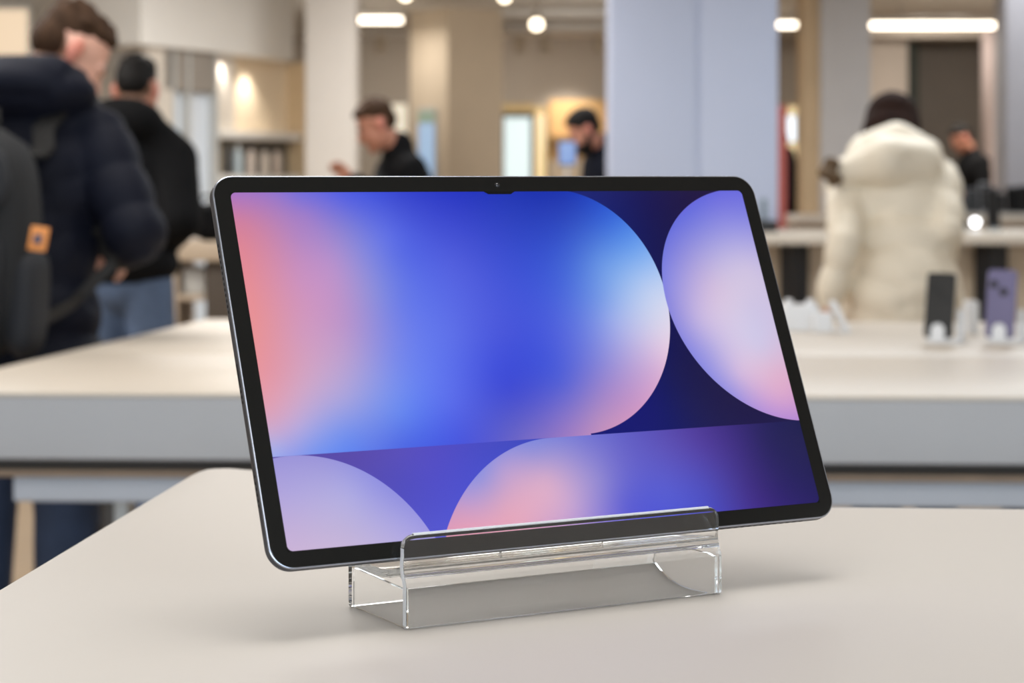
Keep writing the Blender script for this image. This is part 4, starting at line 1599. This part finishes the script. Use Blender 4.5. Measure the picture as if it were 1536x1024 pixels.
# shelf bay right of it: ochre back, under the wall-washer
boxobj('x', (0, 0, 0), (0.01, 0.01, 0.01), M_tan)
bpy.data.objects.remove(bpy.data.objects['x'])
bay = thing('shelf_bay', 'ochre shelf bay under the bright glow behind the bearded man', 'shelf', (PX(868, yw - .3), yw - .3, 0))
boxobj('back_panel', (PX(824, yw - .2), yw - .1, 0), (PX(925, yw - .2), yw - 0.05, PZ(150, yw)), mat('ochre_panel', (204, 164, 110), 0.7), bay)
boxobj('shelf', (PX(824, yw - .4), yw - .42, PZ(208, yw - .4)), (PX(925, yw - .4), yw - .1, PZ(202, yw - .4)), mat('ochre_panel', (204, 164, 110), 0.7), bay)
boxobj('base_cabinet', (PX(824, yw - .4), yw - .42, 0), (PX(925, yw - .4), yw - .1, PZ(240, yw - .4)), M_cab, bay)

# poster light box on the lit face of the turned column
pn = Vector((-d2.x, -d2.y, 0))           # outward normal of the lit (left) face
pl = thing('poster', 'pale blue backlit poster on the lit side of the turned column', 'poster', tuple((cc_ + d1 * L_ * 0.45).to_3d() + Vector((0, 0, 1.0))))


def colface(t, z, off): return Vector(((cc_ + d1 * L_ * t).x, (cc_ + d1 * L_ * t).y, z)) + pn * off


def face_t(px):
    a = (px - 768) / F
    return (a * cc_.y - cc_.x) / (d1.x - a * d1.y) / L_


ta, tb = face_t(657), face_t(631)
for nm, z0, z1, o0, o1, mm, ins in (('frame', PZ(300, yc), PZ(160, yc), 0.0, 0.03, M_post_pale, 0), ('blue_panel', PZ(298, yc), PZ(184, yc), 0.03, 0.036, emis('poster_blue', (172, 204, 238), 0.75), 0.06),
                                   ('green_header', PZ(183, yc), PZ(166, yc), 0.03, 0.036, emis('poster_green', (150, 176, 146), 0.6), 0.06)):
    bm = bmesh.new()
    t0, t1 = ta + (tb - ta) * ins, tb - (tb - ta) * ins
    q_ = [colface(t0, 0, o0 + 0.0005), colface(t0, 0, o1), colface(t1, 0, o1), colface(t1, 0, o0 + 0.0005)]
    loft(bm, [[v + Vector((0, 0, z0)) for v in q_], [v + Vector((0, 0, z1)) for v in q_]])
    build(nm, bm, mm, pl)

# red upright banner in the gap
rb = thing('banner', 'narrow red upright banner beside the right edge of the big pillar', 'banner', (PX(1173, 13.9), 13.9, 0))
boxobj('red_panel', (PX(1158, 13.9), 13.9, 0.06), (PX(1180, 13.9), 13.93, PZ(158, 13.9)), mat('red_banner', (176, 92, 84), 0.7), rb, 0.003)
boxobj('foot', (PX(1156, 13.9), 13.8, 0), (PX(1182, 13.9), 14.03, 0.06), M_blackm, rb, 0.003)

# ---- far tables on the right
def far_table(label, px0, px1, y0, y1, dd, legs, panel=True):
    zt = EYE - dd
    root = thing('far_table', label, 'table', ((PX(px0, y0) + PX(px1, y0)) / 2, (y0 + y1) / 2, 0))
    boxobj('tabletop', (PX(px0, y0), y0, zt - 0.05), (PX(px1, y0), y1, zt), M_white_top2, root, 0.004)
    if panel:
        boxobj('cabinet', (PX(px0, y0) + 0.1, y0 + 0.22, 0), (PX(px1, y0) - 0.1, y1 - 0.1, zt - 0.05), M_cab, root, 0.003)
    for pl_, w_ in legs:
        bm = bmesh.new()
        xa, xb = PX(pl_, y0 + 0.06), PX(pl_ + w_, y0 + 0.06)
        xm = xa + (xb - xa) * 0.42
        prism(bm, [(xa, y0 + 0.12), (xm, y0 + 0.05), (xb, y0 + 0.10), (xb - 0.02, y0 + 0.20), (xa + 0.02, y0 + 0.20)], 0, zt - 0.05, 0.003)
        build('leg', bm, M_legdk, root)
    return zt


z_a = far_table('long cream table behind the cream coat, dark square legs', 1020, 1760, 9.75, 10.6, 0.262, ((1172, 43), (1466, 49)))
z_b = far_table('second cream table further back, crowded with grey devices', 1175, 1700, 14.2, 14.95, 0.262 + 0.0, ((1340, 30),))
bx = boxobj('speaker_box', (PX(1136, 10.0), 9.95, z_a), (PX(1165, 10.0), 10.15, z_a + 0.055), M_blackm, None, 0.006)
tag(bx, 'low black box at the foot of the big pillar', 'box')
sg = thing('sign_stand', 'small dark sign standing in front of the big pillar near the tablet corner', 'sign', (PX(1145, 10.35), 10.35, z_a))
boxobj('sign_plate', (PX(1141, 10.35), 10.35, z_a + 0.05), (PX(1150, 10.35), 10.36, z_a + 0.155), mat('grey_green_sign', (112, 126, 134), 0.5), sg, 0.002)
boxobj('sign_foot', (PX(1139, 10.35), 10.33, z_a), (PX(1152, 10.35), 10.38, z_a + 0.05), mat('grey_green_sign', (112, 126, 134), 0.5), sg, 0.002)
# small glowing ball added in place of a bright glint
lp = thing('glint_puck', 'small white ball glowing as an added glint on the cream table right of the coat', 'lamp', (PX(1465, 9.95), 9.98, z_a))
bm = bmesh.new()
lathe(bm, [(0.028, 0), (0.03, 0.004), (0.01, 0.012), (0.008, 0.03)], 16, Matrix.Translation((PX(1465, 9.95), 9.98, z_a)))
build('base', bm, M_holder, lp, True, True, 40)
bm = bmesh.new()
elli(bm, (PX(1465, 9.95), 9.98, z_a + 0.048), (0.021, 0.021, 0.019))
build('glint_ball', bm, emis('white_glint', (255, 255, 255), 6.0), lp, True)

# devices on the far tables: phones and speakers on stands
def device(kind, label, px_, y_, zt, h_px, w_px, m):
    x_ = PX(px_, y_)
    h_, w_ = h_px / F * y_, w_px / F * y_
    r_ = thing(kind, label, 'device', (x_, y_, zt), group='devices on the far tables')
    bm = bmesh.new()
    slab(bm, w_ * 0.9, 0.07, 0.01, [(0.002, 0), (0, 0.002), (0, 0.012), (0.002, 0.014)], Matrix.Translation((x_, y_, zt)), 4)
    build('stand', bm, M_post_pale, r_, True, True, 40)
    bm = bmesh.new()
    R_ = Matrix.Translation((x_, y_ + 0.01, zt + 0.0145)) @ Matrix.Rotation(math.radians(80), 4, 'X') @ Matrix.Translation((0, h_ / 2, 0))
    slab(bm, w_, h_, min(0.008, w_ * .2), [(0.002, -0.006), (0, -0.004), (0, 0.004), (0.002, 0.006)], R_, 4)
    b_ = build('body', bm, m, r_, True, True, 40)
    bm = bmesh.new()
    slab(bm, w_ * 0.86, h_ * 0.86, min(0.006, w_ * .15), [(0, 0.006), (0.0005, 0.0072)], R_, 4)
    build('screen', bm, M_bezel, b_, True, True, 40)


device('tall_device', 'tallest slim dark device on the cream table behind the lilac smartphone', 1491, 10.1, z_a, 62, 20, M_dev2)
device('small_device', 'grey device on the far table just right of the cream coat', 1432, 14.5, z_b, 34, 26, M_dev)
device('small_device', 'grey device on the far table below the distant man', 1458, 14.45, z_b, 38, 22, M_dev)
device('small_device', 'pale-edged grey device left of the tallest slim dark device', 1478, 14.5, z_b, 46, 16, mat('pale_device', (150, 152, 158), 0.4))
device('small_device', 'dark device second from the right edge on the far table', 1519, 14.5, z_b, 40, 18, M_dev2)
device('small_device', 'dark device at the right edge on the far table', 1537, 14.4, z_b, 42, 18, M_dev2)
device('small_device', 'small grey device on the cream table close to the sleeve of the cream coat', 1446, 10.2, z_a, 18, 12, M_dev)

device('small_device', 'low grey device on the far table left of the distant man', 1445, 14.6, z_b, 26, 14, M_dev)
device('small_device', 'slim grey device on the far table between the tallest device and the dark pair', 1503, 14.5, z_b, 30, 12, M_dev)
# blue monitor in front of the bearded man
mn_ = thing('monitor', 'small blue lit screen facing the bearded man', 'monitor', (PX(850, 11.2), 11.2, 0))
ym = 11.2
boxobj('casing', (PX(837, ym), ym, PZ(248, ym)), (PX(865, ym), ym + 0.02, PZ(211, ym)), M_dev, mn_, 0.004)
boxobj('display', (PX(839, ym), ym - 0.003, PZ(246, ym)), (PX(863, ym), ym - 0.0005, PZ(213, ym)), emis('blue_display', (120, 160, 225), 0.8), mn_, 0.001)
boxobj('post', (PX(848, ym), ym + 0.005, 0.02), (PX(853, ym), ym + 0.018, PZ(248, ym)), M_post_pale, mn_, 0.001)
boxobj('foot', (PX(840, ym), ym - 0.08, 0), (PX(861, ym), ym + 0.1, 0.02), M_post_pale, mn_, 0.003)

# ---- side table left behind the tablet, boxes and a bag
yt = 8.3
zt = PZ(363, yt)
stb = thing('side_table', 'tan table behind the left edge of the tablet, pale boxes stored underneath', 'table', (PX(330, yt), yt + .25, 0))
boxobj('tabletop', (PX(258, yt), yt, zt - 0.075), (PX(470, yt), yt + 0.55, zt), mat('tan_tabletop', (200, 180, 156), 0.5), stb, 0.005)
boxobj('end_panel', (PX(306, yt), yt + 0.04, 0), (PX(470, yt), yt + 0.5, zt - 0.075), mat('dark_umber_panel', (78, 66, 54), 0.6), stb, 0.003)
boxobj('shelf', (PX(262, yt), yt + 0.06, PZ(452, yt)), (PX(306, yt), yt + 0.5, PZ(443, yt)), mat('tan_tabletop', (200, 180, 156), 0.5), stb, 0.003)
boxobj('leg', (PX(258, yt), yt + 0.05, 0), (PX(263, yt), yt + 0.5, zt - 0.075), mat('tan_tabletop', (200, 180, 156), 0.5), stb, 0.003)
b_ = boxobj('storage_box', (PX(268, yt), yt + 0.1, PZ(443, yt) + 0.0005), (PX(302, yt), yt + 0.4, PZ(404, yt)), mat('pale_carton', (218, 216, 210), 0.6), None, 0.005)
tag(b_, 'pale box on the shelf under the tan side table', 'box')
bg = thing('handbag', 'black bag standing on the tan side table next to the black jacket', 'bag', (PX(303, yt), yt + 0.2, zt))
bm = bmesh.new()
softbox(bm, 0.075, 0.10, 0.075, Matrix.Translation((PX(305, yt), yt + 0.2, zt + 0.0755)), 0.9)
build('bag_body', bm, M_black, bg, True)
bm = bmesh.new()
tube(bm, [(PX(305, yt) - 0.04, yt + .2, zt + .13), (PX(305, yt) - 0.03, yt + .2, zt + .18), (PX(305, yt) + 0.03, yt + .2, zt + .18), (PX(305, yt) + 0.04, yt + .2, zt + .13)], 0.007)
build('handle', bm, M_black, bg, True)

# =================================================================== LAMPS
WARM = (1.0, 0.95, 0.88)
NEUT = (1.0, 0.985, 0.965)
COOL = (0.74, 0.87, 1.0)
CLEAN = (0.86, 0.93, 1.0)


def area(name, loc, size, power, color, rot=(0, 0, 0), spread=180):
    l = bpy.data.lights.new(name, 'AREA')
    l.shape = 'RECTANGLE'
    l.size, l.size_y = size
    l.energy = power
    l.color = color
    l.spread = math.radians(spread)
    o = bpy.data.objects.new(name, l)
    o.location = loc
    o.rotation_euler = rot
    COL.objects.link(o)
    return o


def strip_lamp(label, x0, x1, y, z, w=0.10, st=6.0, rgb=(255, 238, 214)):
    r_ = thing('ceiling_light', label, 'lamp', ((x0 + x1) / 2, y, z), group='linear ceiling lights')
    boxobj('housing', (x0 - 0.01, y - w / 2, z + 0.045), (x1 + 0.01, y + w / 2, z + 0.09), M_white, r_, 0.004)
    boxobj('diffuser', (x0, y - w / 2 + 0.005, z), (x1, y + w / 2 - 0.005, z + 0.046), emis('lamp_diffuser', rgb, st), r_, 0.01)
    n_ = max(2, int((x1 - x0) / 1.2) + 1)
    for k in range(2):
        xx = x0 + (x1 - x0) * (0.15 + 0.7 * k)
        bm = bmesh.new()
        tube(bm, [(xx, y, z + 0.09), (xx, y, CEIL)], 0.006)
        build('suspension_rod', bm, M_post_pale, r_, True)


strip_lamp('short glowing linear light beside the cream pillar, upper middle', PX(532, 19.2), PX(603, 19.2), 19.2, PZ(34, 19.2))
strip_lamp('short glowing linear light just right of the big pillar', PX(1150, 19.6), PX(1200, 19.6), 19.6, PZ(41, 19.6))
strip_lamp('long glowing linear light at the upper right', PX(1306, 18.6), PX(1600, 18.6), 18.6, PZ(42, 18.6))


def spot(name, loc, aim, e, ang, col=None):
    l = bpy.data.lights.new(name, 'SPOT')
    l.energy = e
    l.color = col or WARM
    l.spot_size = math.radians(ang)
    l.spot_blend = 1.0
    l.shadow_soft_size = 0.05
    o = bpy.data.objects.new(name, l)
    o.location = loc
    o.rotation_euler = (Vector(aim) - Vector(loc)).to_track_quat('-Z', 'Y').to_euler()
    COL.objects.link(o)


def spot_lamp(label, px_, py_, y, r=0.055, st=6.0, drop=True):
    x_, z_ = PX(px_, y), PZ(py_, y)
    r_ = thing('spotlight', label, 'lamp', (x_, y, z_), group='round ceiling spotlights')
    bm = bmesh.new()
    R_ = Matrix.Translation((x_, y, z_)) @ Matrix.Rotation(math.radians(-60), 4, 'X')
    lathe(bm, [(r * 0.5, 0.16), (r * 0.95, 0.13), (r * 1.1, 0.0), (r * 1.02, 0.0), (r * 0.98, 0.01)], 20, R_)
    build('lamp_head', bm, M_white, r_, True, True, 40)
    bm = bmesh.new()
    lathe(bm, [(r * 0.97, 0.02), (r * 0.97, 0.004), (r * 0.5, 0.0)], 20, R_)
    build('lens', bm, emis('spot_lens', (255, 236, 206), st), r_, True, True, 40)
    bm = bmesh.new()
    tube(bm, [(x_, y + 0.11, z_ + 0.09), (x_, y + 0.11, CEIL)], 0.012)
    build('stem', bm, M_white, r_, True)


spot_lamp('round bright spotlight left of the big pillar', 805, 37, 17.5, 0.05)
spot_lamp('round spotlight cut by the top edge above the turned column', 757, -4, 16.6, 0.042, 1.2)
spot_lamp('round spotlight cut by the top edge left of the turned column', 608, -7, 16.6, 0.045, 2.0)


def track_head(label, px_, y):
    x_, z_ = PX(px_, y), PZ(56, y)
    spot('track_beam', (x_, y, z_ - 0.18), (x_, YB, 1.3), 115 if px_ < 600 else 38, 120)
    r_ = thing('track_spotlight', label, 'lamp', (x_, y, z_), group='track spotlights near the back wall')
    bm = bmesh.new()
    lathe(bm, [(0.045, -0.16), (0.05, -0.15), (0.05, 0.0), (0.02, 0.02)], 16, Matrix.Translation((x_, y, z_)))
    build('lamp_head', bm, mat('beige_lamp', (206, 192, 170), 0.6), r_, True, True, 40)
    bm = bmesh.new()
    tube(bm, [(x_, y, z_ + 0.015), (x_, y, CEIL)], 0.012)
    build('stem', bm, M_white, r_, True)


for px_, lb_ in ((570, 'track spotlight above the man bowed to the left'), (779, 'track spotlight just right of the turned column'), (818, 'second track spotlight right of the turned column'), (898, 'track spotlight beside the big pillar')):
    track_head(lb_, px_, 21.6)
for px_ in (1380, 1430):  # unseen spots added to lift the dark recess on the right
    spot('recess_fill', (PX(px_, 20.2), 20.2, 2.70), (PX(px_, YB), YB, 1.3), 70, 100)
spot('ceiling_fill', (-1.9, 16.8, 1.8), (-1.2, 20.8, 2.8), 120, 60)  # two unseen uplights without fixtures, added to brighten the far ceiling
spot('ceiling_fill', (0.7, 17.0, 1.8), (0.6, 20.8, 2.8), 90, 90)
# ceiling pipes at the back
for k, (zz, yy) in enumerate(((CEIL - 0.10, 20.4), (CEIL - 0.06, 19.2))):
    bm = bmesh.new()
    tube(bm, [(PX(752, yy), yy, zz), (PX(930, yy), yy, zz)], 0.045, 12)
    o = build('ceiling_pipe', bm, M_ceil, None, True)
    tag(o, ('ceiling pipe nearer the back wall, left of the big pillar', 'ceiling pipe nearer the viewer, left of the big pillar')[k], 'pipe')

# daylight through the shop window behind the viewer; unseen overhead fill lights are added
area('window_daylight', ((wx0 + wx1) / 2, YF - 0.12, (wz0 + wz1) / 2), (wx1 - wx0, wz1 - wz0), 600, COOL, (math.radians(90), 0, 0))
for x_, y_, sx, sy, p_, c_ in ((-2.8, 1.2, 3.0, 4.0, 10, NEUT), (0.0, 1.45, 1.1, 1.1, 45, NEUT), (4.9, 1.5, 1.8, 4.0, 24, NEUT), (0.2, -1.6, 3.0, 1.4, 45, NEUT), (-1.3, 4.5, 2.6, 1.4, 72, NEUT), (-2.8, 6.2, 1.6, 2.0, 165, NEUT), (1.4, 7.7, 2.0, 1.6, 100, CLEAN), (3.8, 5.8, 1.6, 3.0, 14, NEUT),
                               (-1.1, 10.6, 1.0, 3.0, 165, NEUT), (0.4, 12.8, 1.6, 2.0, 80, NEUT), (3.4, 10.4, 1.4, 2.4, 95, CLEAN), (-3.8, 15.8, 1.6, 3.0, 130, WARM), (4.4, 15.5, 1.6, 2.6, 40, NEUT)):
    area('overhead_fill', (x_, y_, CEIL - 0.02), (sx, sy), p_, c_)
# light thrown down by the hanging linear lights
for xa, xb, yy_, zz_, e_ in ((532, 603, 19.2, 34, 14), (1150, 1200, 19.6, 41, 20), (1306, 1600, 18.6, 42, 110)):
    xm_, ln_ = (PX(xa, yy_) + PX(xb, yy_)) / 2, PX(xb, yy_) - PX(xa, yy_)
    area('linear_light_down', (xm_, yy_, PZ(zz_, yy_) - 0.004), (ln_, 0.09), e_, WARM)
# niche and wall-washer lamps
for px_, e_ in ((340, 6), (388, 9)):
    c = q0 + hd * at_px(px_, 0.05) + hn * 0.05
    l = bpy.data.lights.new('niche_lamp', 'SPOT')
    l.energy = e_ * 2.0
    l.color = WARM
    l.spot_size = math.radians(110)
    l.spot_blend = 0.8
    l.shadow_soft_size = 0.03
    o = bpy.data.objects.new('niche_lamp', l)
    o.location = (c.x, c.y, zf - 0.03)
    COL.objects.link(o)
l = bpy.data.lights.new('wall_washer', 'SPOT')
l.energy = 60
l.color = WARM
l.spot_size = math.radians(80)
l.spot_blend = 1.0
l.shadow_soft_size = 0.05
o = bpy.data.objects.new('wall_washer', l)
o.location = (PX(852, 22.85), 22.85, PZ(108, 22.85))
o.rotation_euler = (math.radians(40), 0, 0)
COL.objects.link(o)

w = bpy.data.worlds.new('World')
SC.world = w
w.use_nodes = True
w.node_tree.nodes['Background'].inputs[0].default_value = (0.8, 0.9, 1.0, 1)
w.node_tree.nodes['Background'].inputs[1].default_value = 0.6

# =================================================================== CAMERA
cam = bpy.data.cameras.new('Camera')
cam.sensor_fit = 'HORIZONTAL'
cam.sensor_width = 36.0
cam.lens = F / 1536.0 * 36.0
cam.shift_y = -(512 - HOR) / 1536.0
cam.clip_start = 0.02
cam.clip_end = 100
cam.dof.use_dof = True
cam.dof.focus_distance = 1.075
cam.dof.aperture_fstop = 11.5
co = bpy.data.objects.new('Camera', cam)
co.location = (0, 0, EYE)
co.rotation_euler = (math.radians(90), 0, 0)
COL.objects.link(co)
SC.camera = co
vs = SC.view_settings
vs.view_transform = 'Standard'
vs.look = 'None'
vs.exposure = EXPO
vs.gamma = 1.0
vs.use_curve_mapping = False
SC.cycles.use_denoising = True
SC.cycles.max_bounces = 40
SC.cycles.glossy_bounces = 32
SC.cycles.transmission_bounces = 32
SC.cycles.sample_clamp_indirect = 8.0
